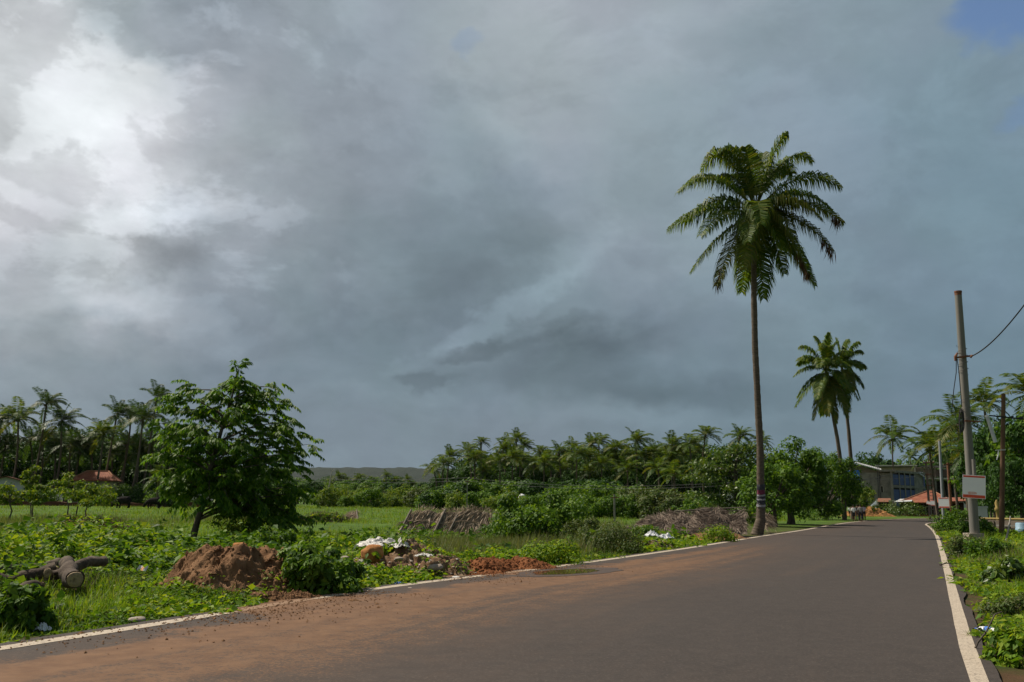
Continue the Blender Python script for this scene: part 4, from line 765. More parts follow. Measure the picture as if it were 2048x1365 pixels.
near_bush(470, 1078, 1030, 120, 'pale leafy bush under the bushy tree, above the soil heap', 408, 'broad_light', 2200, .11, .06)
near_bush(1352, 1072, 1040, 62, 'small green bush growing out of the second thatch shelter', 409, 'broad', 1500, .13, .07)
near_bush(1495, 1052, 1012, 56, 'light green bush leaning on the tall palm trunk', 410, 'broad_light2', 1500, .16, .09)
near_bush(20, 1262, 1165, 110, 'dark broad-leaved bush at the photo corner by the white line', 411, 'broad', 2600, .10, .07)
near_bush(715, 1098, 1066, 60, 'large-leaved plant behind the boulder on the rubbish', 412, 'broad', 180, .36, .17, 'leafy_plant', twigs=14)
near_bush(60, 1118, 1056, 170, 'vine-covered heap of brush behind the logs', 413, 'weed', 3600, .08, .05, 'brush_heap')
near_bush(1438, 1084, 1052, 64, 'low green weeds in front of the second thatch shelter beside the earth bank', 424, 'weed', 1500, .09, .05, 'weed_clump')
near_bush(1290, 1082, 1048, 60, 'leafy bush at the field end of the second thatch shelter', 425, 'broad', 1700, .12, .07)
near_bush(1640, 1042, 1015, 60, 'low bush under the dense green trees', 414, 'broad', 1200, .18, .1)
near_bush(1818, 1034, 1006, 62, 'bright low bush in front of the tiled roof across the road bend', 415, 'broad_light2', 1800, .26, .14)
near_bush(1925, 1052, 1010, 42, 'leafy bush between the thin pole and the steel pole', 416, 'broad', 1800, .16, .09)
near_bush(1972, 1078, 1038, 60, 'broad-leaved creeper bush at the foot of the steel pole', 417, 'broad', 1600, .17, .11)
near_bush(1905, 1066, 1030, 50, 'tangled bush on the right verge before the thin pole', 418, 'broad', 1500, .12, .07)
near_bush(1945, 1112, 1070, 70, 'dark twiggy bush in front of the steel pole', 419, 'scrub', 2400, .09, .045, twigs=30)
near_bush(2010, 1128, 1078, 90, 'fresh green bush below the timber post', 420, 'broad', 2400, .10, .06, twigs=20)
near_bush(2040, 1180, 1115, 80, 'bush with large light leaves at the right photo edge', 421, 'broad_light2', 1100, .13, .10, twigs=16)
near_bush(2052, 1240, 1180, 110, 'grey twiggy bush at the right photo edge', 422, 'scrub', 1500, .06, .03, twigs=40)
near_bush(2058, 1330, 1255, 110, 'bright weedy bush at the lower right corner', 423, 'weed', 2400, .07, .045, 'weed_clump', twigs=20)
# ------------------------------------------------------------------ soil and rubbish heaps
def heap(name, label, cat, loc, rx, ry, h, seed, mat, rot=0, rough=.12, n=110, ridge=None, top=None, kind=None, skirt=.35, freq=1.0):
    u = np.linspace(-1.35, 1.35, n); A_, B_ = np.meshgrid(u, u); r = np.hypot(A_, B_); th = np.arctan2(B_, A_)
    r2 = r/(1+.16*vnoise(np.stack([np.cos(th)*1.3, np.sin(th)*1.3, th*0+seed], -1), seed)); k = np.clip(1-r2, 0, 1)
    base = (k*k*(3-2*k))**.75
    if top is not None: base = np.minimum(base*1.35, 1)*(1-.18*np.clip(base*1.35-1, 0, 1))
    p = np.stack([A_*rx*2.2*freq, B_*ry*2.2*freq, r*0+seed], -1); rg = fbm(p, 5, seed, .55); cl = np.abs(fbm(p*2.3, 4, seed+9, .6))
    fine_ = fbm(p*6, 4, seed+15, .65)
    z = h*base*(1+.22*fbm(p*.6, 2, seed+4))+rough*(rg*.55+cl*.30+.10*fine_+.06*np.abs(fbm(p*13, 2, seed+21))-.1)*np.clip(base*3.0, 0, 1); z = np.where(base <= 0, -.12, z-.03)
    x = A_*rx+.5*rough*fbm(p*1.5+5, 3, seed+2)*base; y = B_*ry+.5*rough*fbm(p*1.5+9, 3, seed+3)*base
    o = MB().grid(np.stack([x, y, z], -1)).build(name, M[mat], None, True, loc); o.rotation_euler = (0, 0, rot)
    if kind: return tag(o, kind=kind)
    return tag(o, label, cat)
def gpt(px, py): g = gp(px, py); return np.array([g[0], g[1], float(gz(g[0], g[1]))])
b = gpt(468, 1193); heap('soil_heap', 'large heap of brown soil spilling onto the white line', 'soil heap', b+[-.36, 1.05, 0], 1.5, 1.3, .70, 5, 'soil', .1, .24, 220, top=1)
b = gpt(560, 1199); heap('soil_heap', 'low spill of crumbly soil at the foot of the large brown heap', 'soil heap', b+[0, .25, 0], .75, .42, .16, 6, 'soil', .2, .10, 90)
b = gpt(800, 1158); heap('rubbish_heap', 'mixed heap of rubble and rubbish with a boulder on it', 'rubbish heap', b+[-.15, 1.9, 0], 1.75, 1.5, .52, 7, 'rubble', .2, .22, 170)
b = gpt(905, 1150); heap('red_soil_heap', 'low red soil heap joined to the rubbish heap', 'soil heap', b+[.2, 1.0, 0], 1.25, .9, .32, 8, 'soil_red', .3, .14, 130)
b = gpt(1015, 1146); heap('red_soil_heap', 'flat red soil heap with clods beside the puddle', 'soil heap', b+[0, 1.5, 0], 1.35, .9, .24, 9, 'soil_red', .5, .12, 130)
b = gpt(985, 1150); heap('soil_apron', 'thin spread of red soil between the two ends of the white line', 'soil heap', b+[.0, .3, -.02], 1.5, .75, .07, 19, 'soil', .9, .05, 90)
b = gpt(290, 1092); heap('red_soil_heap', 'overgrown red soil patch in the weeds behind the brown heap', 'soil heap', b, 1.5, .8, .22, 10, 'soil_red', 0, .12, 80)
b = gpt(150, 1080); heap('brush_mound', 'dark mound of tangled twigs behind the logs', 'mound', b+[0, 1., 0], 2.2, 1.3, .72, 12, 'soil', 0, .2, 80)
b = gpt(1800, 1033.5); heap('soil_heap', 'orange soil heap at the far bend before the small shed', 'soil heap', b+[-6.2, -3, 0], 4.2, 2.2, 1.35, 13, 'soil_orange', 0, .4, 80)
b = gpt(640, 1046); heap('brush_mound', 'brown mound of dry brush in the middle of the field', 'mound', b+[0, 1, 0], 2.6, 1.2, .55, 14, 'dry_brush', 0, .3, 70)
b = gpt(1330, 1098); heap('rubbish_heap', 'small heap of white rubbish and soil by the white line before the tall palm', 'rubbish heap', b+[-.1, .9, 0], 1.1, .8, .3, 15, 'rubble', .5, .16, 90)
b = gpt(1450, 1080); heap('soil_heap', 'low bare earth bank at the foot of the tall palm', 'soil heap', b+[0, 1.6, 0], 2.2, 1.3, .3, 16, 'soil', .4, .14, 80)

def rock(name, label, cat, c, r, mat, seed, sq=(1, 1, .8), rough=.16, n=26):
    th = np.linspace(0, 2*math.pi, n); ph = np.linspace(.02, math.pi-.02, n//2+2); T_, P_ = np.meshgrid(th[:-1], ph); d = np.stack([np.sin(P_)*np.cos(T_), np.sin(P_)*np.sin(T_), np.cos(P_)], -1)
    v = d*(1+rough*fbm(d*1.3+seed, 4, seed)+.04*fbm(d*6, 2, seed))[..., None]*r*np.array(sq); a, bq = v.shape[:2]; mb = MB(); i = np.arange(a-1)[:, None]*bq+np.arange(bq)[None]; j = np.arange(a-1)[:, None]*bq+(np.arange(bq)[None]+1) % bq
    mb.add(v.reshape(-1, 3), np.stack([i, i+bq, j+bq, j], -1).reshape(-1, 4)); mb.add(v[0], [list(range(bq))]); mb.add(v[-1], [list(range(bq))[::-1]])
    return tag(mb.build(name, M[mat], None, True, c), label, cat)
def on(px, py, up=0): g = gpt(px, py); return g+[0, 0, up]
bl = at(745, 1108, gpt(800, 1158)[1]+.85); rock('boulder', 'round orange laterite boulder on the rubbish heap', 'boulder', bl, .225, 'laterite', 3, (1, .9, .88), .10, 40)
for k, (px, py, r, mt_, lab) in enumerate([(690, 1116, .07, 'stone', 'pale stone lying left of the orange boulder'), (798, 1118, .07, 'stone', 'tan stone right of the orange boulder'), (838, 1152, .05, 'stone', 'small pale stone on the asphalt side of the white line'), (820, 1176, .05, 'stone', 'pale stone sitting on the near white line'), (912, 1155, .07, 'white_rag', 'pale flat stone at the end of the near white line'), (965, 1155, .05, 'laterite', 'rusty clod beside the broken end of the white line'), (706, 1202, .07, 'soil', 'dark soil clod on the dusty asphalt'), (455, 1222, .08, 'soil', 'soil clod at the front toe of the brown heap'), (275, 1240, .09, 'stone', 'mossy stone at the white line in front of the weeds'), (478, 1092, .10, 'laterite', 'pale clod on the crest of the brown heap'), (870, 1135, .13, 'stone', 'grey stone at the side of the rubbish heap'), (1400, 1083, .12, 'laterite', 'reddish stone by the white line before the tall palm')]):
    p = on(px, py, r*.3)
    if lab.startswith('pale clod'): p = at(px, py, gpt(468, 1193)[1]+.95)
    if k in (0, 1, 10): p = at(px, py, gpt(800, 1158)[1]+.75)
    rock('stone', lab, 'stone', p, r, mt_, 20+k, (1.2, .9, .55), .2, 16)

def cloth(name, label, cat, c, w, d, h, seed, mat, rot=0, n=46, parent=None):
    u = np.linspace(-1, 1, n); A_, B_ = np.meshgrid(u, u); e = 1+.3*vnoise(np.stack([A_*1.4, B_*1.4, A_*0+seed], -1), seed)
    f = np.stack([A_*2.2, B_*2.2, A_*0+seed*1.7], -1); z = h*(.5+.6*np.abs(fbm(f, 3, seed, .6))+.15*fbm(f*3, 2, seed+1))*(1-.55*np.clip(A_**2+B_**2, 0, 1.6))
    o = MB().grid(np.stack([A_*w*e, B_*d*e, np.maximum(z, -.02)], -1)).build(name, M[mat], parent, True, c); o.rotation_euler = (0, 0, rot)
    mo = o.modifiers.new('thick', 'SOLIDIFY'); mo.thickness = .006
    return tag(o, label, cat)
hb = gpt(800, 1158)[1]
cloth('sack', 'crumpled white sack lying along the top of the rubbish heap', 'sack', at(762, 1092, hb+1.9), .40, .26, .16, 3, 'white_rag', .1)
cloth('sack', 'smaller torn white sack hanging off the right top of the rubbish heap', 'sack', at(800, 1096, hb+1.6), .17, .22, .15, 4, 'white_rag', .5)
cloth('sack', 'greyish crumpled sack just above the orange boulder', 'sack', at(742, 1094, hb+1.5), .26, .18, .12, 8, 'white_rag', -.3)
cloth('rag', 'small white rag below the orange boulder', 'rag', at(728, 1124, hb+.8), .11, .08, .08, 5, 'white_rag', .8)
cloth('rag', 'grey rag on the near slope of the rubbish heap', 'rag', at(850, 1114, hb+.8), .13, .16, .09, 6, 'white_rag', 1.2)
cloth('plastic_bag', 'white plastic bag lying against the weeds at the near white line', 'bag', on(80, 1259, .0), .10, .075, .10, 7, 'plastic', .2)
cloth('plastic_bag', 'larger white plastic heap by the white line before the second shelter', 'bag', on(1330, 1090, .22), .34, .22, .22, 9, 'plastic', .9)
cloth('plastic_bag', 'white plastic scrap left of the larger white heap', 'bag', on(1303, 1086, .2), .26, .18, .2, 10, 'plastic', .1)
cloth('plastic_bag', 'dull white sack in the grass in front of the second shelter', 'bag', on(1358, 1066, .1), .55, .3, .28, 11, 'white_rag', .1)
cloth('dry_leaf', 'pale curled palm sheath on the ground beside the tall palm', 'leaf', on(1460, 1077, .05), .55, .3, .22, 12, 'thatch_flat', .3)
cloth('black_rag', 'small black rag at the white line left of the tall palm', 'rag', on(1484, 1076, .0), .18, .14, .12, 13, 'poster_dark', .3)
cloth('plastic_sheet', 'torn black plastic sheet by the near white line', 'plastic sheet', on(165, 1263, .0), .20, .10, .03, 14, 'poster_dark', .5)
cloth('plastic_scrap', 'blue plastic scrap in the grass by the white line below the rubbish heap', 'scrap', on(798, 1167, .02), .07, .05, .05, 15, 'wrapper_blue', .2)
cloth('plastic_scrap', 'white scrap on the white line edge below the dark bush', 'scrap', on(722, 1180, .01), .05, .04, .04, 16, 'plastic', .2)
def wrapper():
    t = thing('food_wrapper', 'white food wrapper with an orange band in the weeds beside the logs', 'wrapper', at(284, 1138, 17.2), .9)
    m = MB(); u = np.linspace(-1, 1, 9); A_, B_ = np.meshgrid(u, u); A_ = A_*.55+.05*np.sin(B_*3); B_ = B_*.7; zz = .05*A_+.02*np.sin(A_*5)+.02*B_
    m.grid(np.stack([A_*.13, B_*.08, zz+.02], -1)); a = m.build('packet', M['plastic'], t)
    m = MB(); k = np.abs(u) < .4; m.grid(np.stack([A_[:, k]*.13, B_[:, k]*.081, zz[:, k]+.024], -1)); m.build('orange_band', M['wrapper_orange'], t)
    t.rotation_euler = (.9, .5, .6)
wrapper()
# scraps and crumbs nobody could count
def crumbs(name, mat, pts, s, seed, flat=.6):
    r = np.random.default_rng(seed); n = len(pts); base = np.array([[1, 0, 0], [0, 1, 0], [-1, 0, 0], [0, -1, 0], [0, 0, 1], [0, 0, -.5]], float); fc = np.array([[0, 1, 4], [1, 2, 4], [2, 3, 4], [3, 0, 4], [1, 0, 5], [2, 1, 5], [3, 2, 5], [0, 3, 5]])
    v = base[None]*(r.uniform(.5, 1.3, (n, 6, 1)))*s[:, None, None]*np.array([1, 1, flat]); a = r.uniform(0, 6.28, n); c, q = np.cos(a)[:, None], np.sin(a)[:, None]
    v = np.stack([v[..., 0]*c-v[..., 1]*q, v[..., 0]*q+v[..., 1]*c, v[..., 2]], -1)+pts[:, None]
    o = MB().add(v.reshape(-1, 3), (np.arange(n)[:, None, None]*6+fc[None]).reshape(-1, 3)).build(name, M[mat]); return tag(o, kind='stuff')
def line_pts(n, seed, a, b_, off, sd):
    r = np.random.default_rng(seed); v = r.uniform(a, b_, n); x = np.interp(v, cl, LL[:, 0]); y = np.interp(v, cl, LL[:, 1]); tx = np.gradient(LL, axis=0); tx = unit(tx); nx = np.interp(v, cl, tx[:, 1]); ny = -np.interp(v, cl, tx[:, 0]); o_ = off+np.abs(r.normal(0, sd, n))*np.sign(sd)
    return np.stack([x+nx*o_, y+ny*o_, np.full(n, .006)], 1), r
p1, r = line_pts(900, 1, lv(330, 1246), lv(720, 1182), -.1, .75); p2, r2 = line_pts(800, 2, lv(860, 1163), lv(1160, 1130), -.2, .8); p3, _ = line_pts(350, 3, lv(0, 1297), lv(500, 1220), -.2, .7)
pp = np.concatenate([p1, p2, p3]); crumbs('soil_crumbs', 'soil', pp, r.uniform(.006, .02, len(pp))*np.where(r.random(len(pp)) > .96, 2.0, 1), 4)
hp = []; r = np.random.default_rng(8)
dg = None
def drop(objs, n, seed, spread=1.0):      # points on top of heaps
    out = []; r = np.random.default_rng(seed)
    for o in objs:
        co_ = np.empty(len(o.data.vertices)*3, np.float32); o.data.vertices.foreach_get('co', co_); co_ = co_.reshape(-1, 3); zz = co_[:, 2]; ok = np.where(zz > .03)[0]
        k = r.choice(ok, n); a = o.rotation_euler.z; p = co_[k]; out.append(np.stack([p[:, 0]*math.cos(a)-p[:, 1]*math.sin(a), p[:, 0]*math.sin(a)+p[:, 1]*math.cos(a), p[:, 2]], 1)+np.array(o.location))
    return np.concatenate(out)
heaps = [o for o in C.objects if o.name.startswith(('soil_heap', 'red_soil_heap', 'rubbish_heap', 'soil_apron'))]
hs = drop([o for o in heaps if o.name.startswith('soil_heap')], 900, 3); crumbs('soil_clods', 'soil', hs, r.uniform(.01, .035, len(hs))*np.where(r.random(len(hs)) > .93, 2.2, 1), 5, .8)
hs = drop([o for o in heaps if o.name.startswith(('red_soil_heap', 'soil_apron'))], 600, 4); crumbs('red_soil_clods', 'soil_red', hs, r.uniform(.012, .045, len(hs)), 6, .8)
hs = drop([o for o in heaps if o.name.startswith('rubbish')], 300, 5); crumbs('rubble_chips', 'stone', hs, r.uniform(.012, .05, len(hs)), 7, .5)
hs = drop([o for o in heaps if o.name.startswith('rubbish')], 60, 6); crumbs('litter_scraps', 'white_rag', hs, r.uniform(.015, .05, len(hs)), 8, .35)

# ------------------------------------------------------------------ logs
def log(p, q, r0, label, seed, cut=True):
    p, q = np.array(p, float), np.array(q, float); t = thing('log', label, 'log', p); d = q-p; n = 16; u = np.linspace(0, 1, n)[:, None]; mid = d*u+np.array([0, 0, 1])*.05*np.sin(u*5+seed)
    MB().tube(mid, r0*(1+.10*np.sin(np.arange(n)*1.3+seed)), 16, cap=True, jit=.3, seed=seed).build('bark', M['bark_log'], t, True)
    if cut:
        for e, s in ((np.zeros(3), -1), (d, 1)):
            a = unit(d)*s; m = MB(); m.tube([e+a*.0, e+a*.02, e+a*.035], [r0*.9, r0*.86, r0*.55], 14, jit=.2, seed=seed); m.build('cut_end', M['wood_cut'], t)
def lp(px, py, Y, up): v = at(px, py, Y); return v
log(at(-60, 1153, 15.6), at(118, 1126, 17.6), .10, 'long dark log lying furthest back in the weeds', 1)
log(at(-60, 1166, 15.0), at(112, 1142, 15.6), .105, 'long dark log lying in front of the furthest one', 2)
log(at(149, 1160, 13.9), at(132, 1131, 15.6), .125, 'short thick log pointing at the road with a split pale end', 3)
log(at(96, 1146, 15.0), at(207, 1124, 16.6), .085, 'log with a pale broken end crossing behind the short thick one', 4)
log(at(20, 1186, 13.6), at(82, 1172, 14.2), .06, 'thin dark log half sunk in the grass in front of the others', 5)

# ------------------------------------------------------------------ palm thatch shelters
def strands(mb, P0, D, L, W, r, m=0, bend=.15):
    n = len(P0); s = unit(np.cross(D, rdir(n, r))); mb.leaves(P0, D, s, L, W, m, bend)
def shelter(name, label, A0, A1, B1, B0, seed, n, poles, messy=1.0, mid=True, mat='thatch'):
    """A0-A1 foot of the slope, B0-B1 its ridge"""
    A0, A1, B0, B1 = (np.array(v, float) for v in (A0, A1, B0, B1)); o = A0.copy(); t = thing(name, label, 'shelter', o); r = np.random.default_rng(seed)
    rag_ = (np.linalg.norm(A1-A0) > 3)*.17*messy
    def f(u, v):
        u = np.asarray(u, float); v = np.asarray(v, float); q = (A0*(1-u)*(1-v)+A1*u*(1-v)+B0*(1-u)*v+B1*u*v)-o; w = np.broadcast_to(u, v.shape if v.ndim else u.shape)
        e = rag_*fbm(np.stack([w[..., 0]*7, w[..., 0]*0, w[..., 0]*0+seed], -1), 3, seed) if w.ndim else rag_*float(fbm(np.array([float(w)*7, 0, seed]), 3, seed))
        q = np.array(q, float); q[..., 2] += e*(v[..., 0] if v.ndim else v); return q
    nn = unit(np.cross(A1-A0, B0-A0)); mb = MB(); g = 40; U, V = np.meshgrid(np.linspace(0, 1, g), np.linspace(0, 1, 14)); S = f(U[..., None], V[..., None]); S = S+nn*(.05*fbm(S*2.2, 3, seed))[..., None]-nn*.06; mb.grid(S)
    back = np.array([0, abs(B0[2]-A0[2])*1.0, 0]); S2 = np.stack([S[-1], S[-1]+back*.9+[0, 0, -abs(B0[2]-A0[2])*.96]]); mb.grid(S2)
    dn = unit(A0-B0+(A1-B1)); rt = unit(A1-A0)
    u = r.uniform(0, 1, n)[:, None]; v = r.uniform(.02, 1.04, n)[:, None]; clump = fbm(np.concatenate([u*9, v*2.2, u*0+seed], 1), 3, seed)
    p = f(u, v)+nn*r.uniform(-.02, .07, (n, 1)); ang = clump[:, None]*1.5*messy+r.normal(0, .22, (n, 1)); d = unit(dn*np.cos(ang)+rt*np.sin(ang)+nn*r.normal(.04, .07, (n, 1)))
    strands(mb, p, d, r.uniform(.25, .75, n), r.uniform(.012, .032, n), r)
    k = n//10; u = r.uniform(0, 1, k)[:, None]; p = f(u, np.ones((k, 1))*r.uniform(.93, 1.03, (k, 1))); d = unit(-dn*.8+rt*r.normal(0, .6, (k, 1))+np.array([0, 0, .35])*r.uniform(0, 1, (k, 1))+nn*r.normal(0, .2, (k, 1))); strands(mb, p, d, r.uniform(.12, .38, k), r.uniform(.01, .025, k), r)
    mb.build('thatch', M[mat], t)
    for (u0, v0, u1, v1, w) in poles:
        a = f(np.array(u0), np.array(v0))+nn*.09; b = f(np.array(u1), np.array(v1))+nn*.10; MB().tube([a, (a+b)/2+nn*.02, b], [w, w*.9, w*.8], 7).build('pole', M['grey_wood'], t, True)
    if mid:
        m = MB(); k = 420; u = r.uniform(0, .72, k)[:, None]; p = f(u, np.full((k, 1), .52)+.03*np.sin(u*14))+nn*r.uniform(.05, .10, (k, 1)); d = unit(rt*r.choice([-1, 1], (k, 1))+dn*r.uniform(-.1, .5, (k, 1))); strands(m, p, d, r.uniform(.3, .8, k), r.uniform(.012, .028, k), r); m.build('midrib_row', M['thatch'], t)
    return t
Y0 = 37.5
A0 = at(797, 1073, Y0); A1 = at(1000, 1080, Y0+.6); B0 = at(822, 1021, Y0+1.0); B1 = at(1028, 1026, Y0+1.6); A0[2] = max(A0[2], .0); A1[2] = max(A1[2], .0)
shelter('thatch_shelter', 'low sloping shelter of dry palm thatch with grey poles, beside the bright leafy bush', A0, A1, B1, B0, 4, 5200, [(0.0, -.05, 0.0, 1.02, .05), (.33, -.1, .33, 1.0, .055), (.47, -.25, .47, .8, .045), (.86, -.2, .86, .7, .045)], .55)
A0 = at(1262, 1062, 43); A1 = at(1495, 1068, 44); B0 = at(1268, 1037, 44.6); B1 = at(1492, 1025, 46)
shelter('thatch_shelter', 'long slumped heap-like shelter of grey palm thatch left of the tall palm', A0, A1, B1, B0, 6, 6500, [(.35, 1.0, 1.0, 1.04, .03), (.5, 1.03, .95, .99, .03)], 1.5, False, 'thatch_dark')
A0 = at(1520, 1052, 50); A1 = at(1548, 1052, 51); B0 = at(1518, 1028, 51); B1 = at(1536, 1030, 52)
shelter('thatch_screen', 'small leaning thatch panel on the road side of the tall palm', A0, A1, B1, B0, 8, 900, [], 1.2, False)
A0 = at(683, 1041, 72); A1 = at(716, 1041, 72); B0 = at(695, 1027, 73); B1 = at(713, 1022, 73)
shelter('lean_to', 'small brown lean-to with a dark end standing alone in the field', A0, A1, B1, B0, 9, 700, [(1, -.02, 1, 1, .06)], 1.0, False)
# ------------------------------------------------------------------ fallen sticks
def stick(pts, r0, label, name='stick', mat='bark', extra=()):
    b = np.array(pts[0], float); t = MB(); t.tube(np.array(pts)-b, np.linspace(r0, r0*.5, len(pts)), 6)
    for e in extra: t.tube(np.array(e)-b, np.linspace(r0*.6, r0*.3, len(e)), 5)
    return tag(t.build(name, M[mat], None, True, b), label, 'stick')
g = gp(1951, 1298); yy = g[1]
stick([g+[0, 0, .01], at(1956, 1285, yy+.03), at(1972, 1265, yy+.1), at(1982, 1245, yy+.15), at(1990, 1229, yy+.2), at(2004, 1224, yy+.3)], .012, 'bent dry branch standing at the edge of the right white line', extra=[[at(1972, 1265, yy+.1), at(1958, 1260, yy), at(1944, 1257, yy-.1)], [at(1982, 1245, yy+.15), at(1994, 1262, yy+.2), at(2002, 1268, yy+.25)]])
g = gp(1880, 1132); stick([g+[0, 0, .02], gp(1892, 1131)+[0, 0, .05], gp(1902, 1131)+[0, 0, .04]], .02, 'short dark twig lying across the right white line', extra=[[gp(1890, 1131)+[0, 0, .04], at(1894, 1124, g[1]+.1)]])
# bottle
def bottle():
    p = gp(1978, 1272)+[0, 0, .05]; t = thing('plastic_bottle', 'crushed clear plastic bottle with a blue label beside the right white line', 'bottle', p, rad(25)); 
    prof = [(-.12, .028), (-.115, .040), (-.05, .043), (0, .040), (.05, .043), (.09, .036), (.115, .016), (.135, .015)]
    MB().tube([[0, y, 0] for y, _ in prof], [r for _, r in prof], 14, jit=.1).build('body', M['plastic'], t, True)
    MB().tube([[0, -.035, 0], [0, .03, 0]], [.0455, .0455], 14, cap=False).build('blue_label', M['wrapper_blue'], t, True)
    MB().tube([[0, .128, 0], [0, .15, 0]], [.019, .018], 10).build('cap', M['wrapper_blue'], t, True); t.scale = (1.15,)*3
bottle()

# ------------------------------------------------------------------ ground cover
def scatter(n, seed, fn, dmin=5, dmax=45, az=(-.62, .62), pw=1.0):
    r = np.random.default_rng(seed); a = r.uniform(az[0], az[1], n); d = dmin*(dmax/dmin)**(r.uniform(0, 1, n)**pw); x, y = np.sin(a)*d, np.cos(a)*d; k = fn(x, y); ok = r.uniform(0, 1, n) < k
    x, y = x[ok], y[ok]; return np.stack([x, y, gz(x, y)], 1), r
excl = [(o.location.x, o.location.y, max(o.dimensions.x, .1)/2.7*.80, max(o.dimensions.y, .1)/2.7*.80) for o in heaps]
LOGS = [(at(60, 1150, 15.6), 1.1, .8), (at(150, 1160, 14.0), .55, .6), (at(-20, 1155, 15.4), .9, .8)]
def bare(x, y):
    k = np.ones_like(x)
    for c_, rx, ry in LOGS: k *= np.where(np.hypot((x-c_[0])/rx, (y-c_[1])/ry) > 1, 1, .45)
    for (a, b_, rx, ry) in excl[:6]: k *= (np.hypot((x-a)/rx, (y-b_)/ry) > .95)
    return k
def left_verge(x, y, far=15):
    e = dl(x, y); j = .48+.2*fbm(xy0(x, y, 1.1), 3, 4); k = (e > j)*np.clip((far-e)/5, 0, 1)
    pv_ = np.interp(y, [gp(960, 1152)[1]-.6, gp(960, 1152)[1], gp(1056, 1141)[1], gp(1056, 1141)[1]+.4], [1, .0, .0, 1]); k = k*np.where(e < 3.2, pv_, 1)
    return k*bare(x, y)*(dr(x, y) < 0)*np.clip(.75+.6*fbm(xy0(x, y, .55), 3, 6), .12, 1)
def right_verge(x, y):
    e = dr(x, y); j = .50+.16*fbm(xy0(x, y, 1.0), 3, 14)+np.clip((12-y)/6, 0, 1)*.35; return (e > j)*(e < 22)*np.clip(.75+.6*fbm(xy0(x, y, .6), 3, 16), .1, 1)
def leafy(name, pts, r, per, hmin, hmax, L, W, mat, grow=.0):
    n = len(pts); d = np.hypot(pts[:, 0], pts[:, 1]); g = 1+np.clip((d-14)/20, 0, 2)*.55; ee = edge(pts[:, 0], pts[:, 1]); hh = np.clip(.25+(ee-.4)/2.2, .25, 1)*(hmin+(hmax-hmin)*np.clip(.5+.7*fbm(xy0(pts[:, 0], pts[:, 1], .5), 3, 40), 0, 1)*r.uniform(.5, 1.15, n))
    idx = np.repeat(np.arange(n), per); N = len(idx); a = r.uniform(0, 6.28, N); q = r.uniform(.15, 1, N); rr = r.uniform(.02, .11, N)*g[idx]
    p = pts[idx]+np.stack([np.cos(a)*rr, np.sin(a)*rr, hh[idx]*q], 1); nn = unit(np.array([0, 0, 1.])+r.normal(0, .5, (N, 3))); o_ = np.stack([np.cos(a), np.sin(a), a*0-.15], 1); dd = unit(o_-nn*(o_*nn).sum(1)[:, None]+r.normal(0, .15, (N, 3)))
    mb = MB(); mb.leaves(p, dd, unit(np.cross(nn, dd)), L*(z_ := r.uniform(.4, 1.6, N))*g[idx], W*z_*r.uniform(.7, 1.3, N)*g[idx], 0, .2); return tag(mb.build(name, M[mat]), kind='stuff')
def grassy(name, pts, r, per, hmin, hmax, w, mat, spread=.05, bend=.25, grow=1.0):
    n = len(pts); d = np.hypot(pts[:, 0], pts[:, 1]); g = 1+np.clip((d-14)/16, 0, 9)*.5*grow; idx = np.repeat(np.arange(n), per); N = len(idx); a = r.uniform(0, 6.28, N)
    p = pts[idx]+np.stack([r.normal(0, spread, N)*g[idx], r.normal(0, spread, N)*g[idx], np.full(N, -.02)], 1); dd = unit(np.stack([np.cos(a)*r.uniform(.05, .6, N), np.sin(a)*r.uniform(.05, .6, N), np.ones(N)], 1)); s = np.stack([-np.sin(a), np.cos(a), a*0], 1)
    h = r.uniform(hmin, hmax, N)*(np.clip(.8+.5*fbm(xy0(pts[:, 0], pts[:, 1], .4), 3, 44), .35, 1.4)*np.clip(.3+(edge(pts[:, 0], pts[:, 1])-.4)/1.6, .3, 1))[idx]
    mb = MB(); mb.blades(p, dd, s, h, w*g[idx]*r.uniform(.7, 1.3, N), 0, bend); return tag(mb.build(name, M[mat]), kind='stuff')
p, r = scatter(60000, 1, left_verge, 7, 40, (-.62, .40)); q_ = fbm(xy0(p[:, 0], p[:, 1], .7), 4, 95)+r.normal(0, .25, len(p)) > .02; leafy('weeds', p[q_], r, 8, .05, .42, .09, .06, 'weed'); leafy('weeds', p[~q_], r, 9, .04, .36, .06, .035, 'weed2')
p, r = scatter(26000, 2, left_verge, 7, 40, (-.62, .40)); grassy('grass', p, r, 6, .12, .36, .009, 'grass')
p, r = scatter(15000, 22, lambda x, y: left_verge(x, y)*(fbm(xy0(x, y, .45), 3, 66) > .05)*(dl(x, y) > 1.6), 9, 40, (-.62, .40)); leafy('broad_leaf_weeds', p, r, 9, .12, .72, .13, .085, 'broad')
p, r = scatter(5000, 23, lambda x, y: left_verge(x, y)*(fbm(xy0(x, y, .5), 3, 67) > .15), 9, 36, (-.62, .3)); grassy('dry_stems', p, r, 5, .2, .55, .008, 'dry', .08, .15)
p, r = scatter(7000, 28, lambda x, y: left_verge(x, y, 20)*(fbm(xy0(x, y, .38), 3, 91) > .12)*(y > 19)*(x < -.38*y), 17, 40, (-.62, .2)); leafy('tall_weeds', p, r, 16, .35, 1.15, .12, .06, 'weed')
p, r = scatter(3500, 29, lambda x, y: left_verge(x, y, 20)*(fbm(xy0(x, y, .42), 3, 93) > .15)*(y > 18)*(x < -.34*y), 17, 40, (-.62, .2)); leafy('tall_weeds', p, r, 16, .3, .95, .14, .075, 'broad')
p, r = scatter(36000, 3, right_verge, 6, 60, (.2, .62)); leafy('weeds', p, r, 8, .04, .42, .085, .05, 'weed')
p, r = scatter(24000, 4, right_verge, 6, 60, (.2, .62)); grassy('grass', p, r, 6, .15, .6, .009, 'grass')
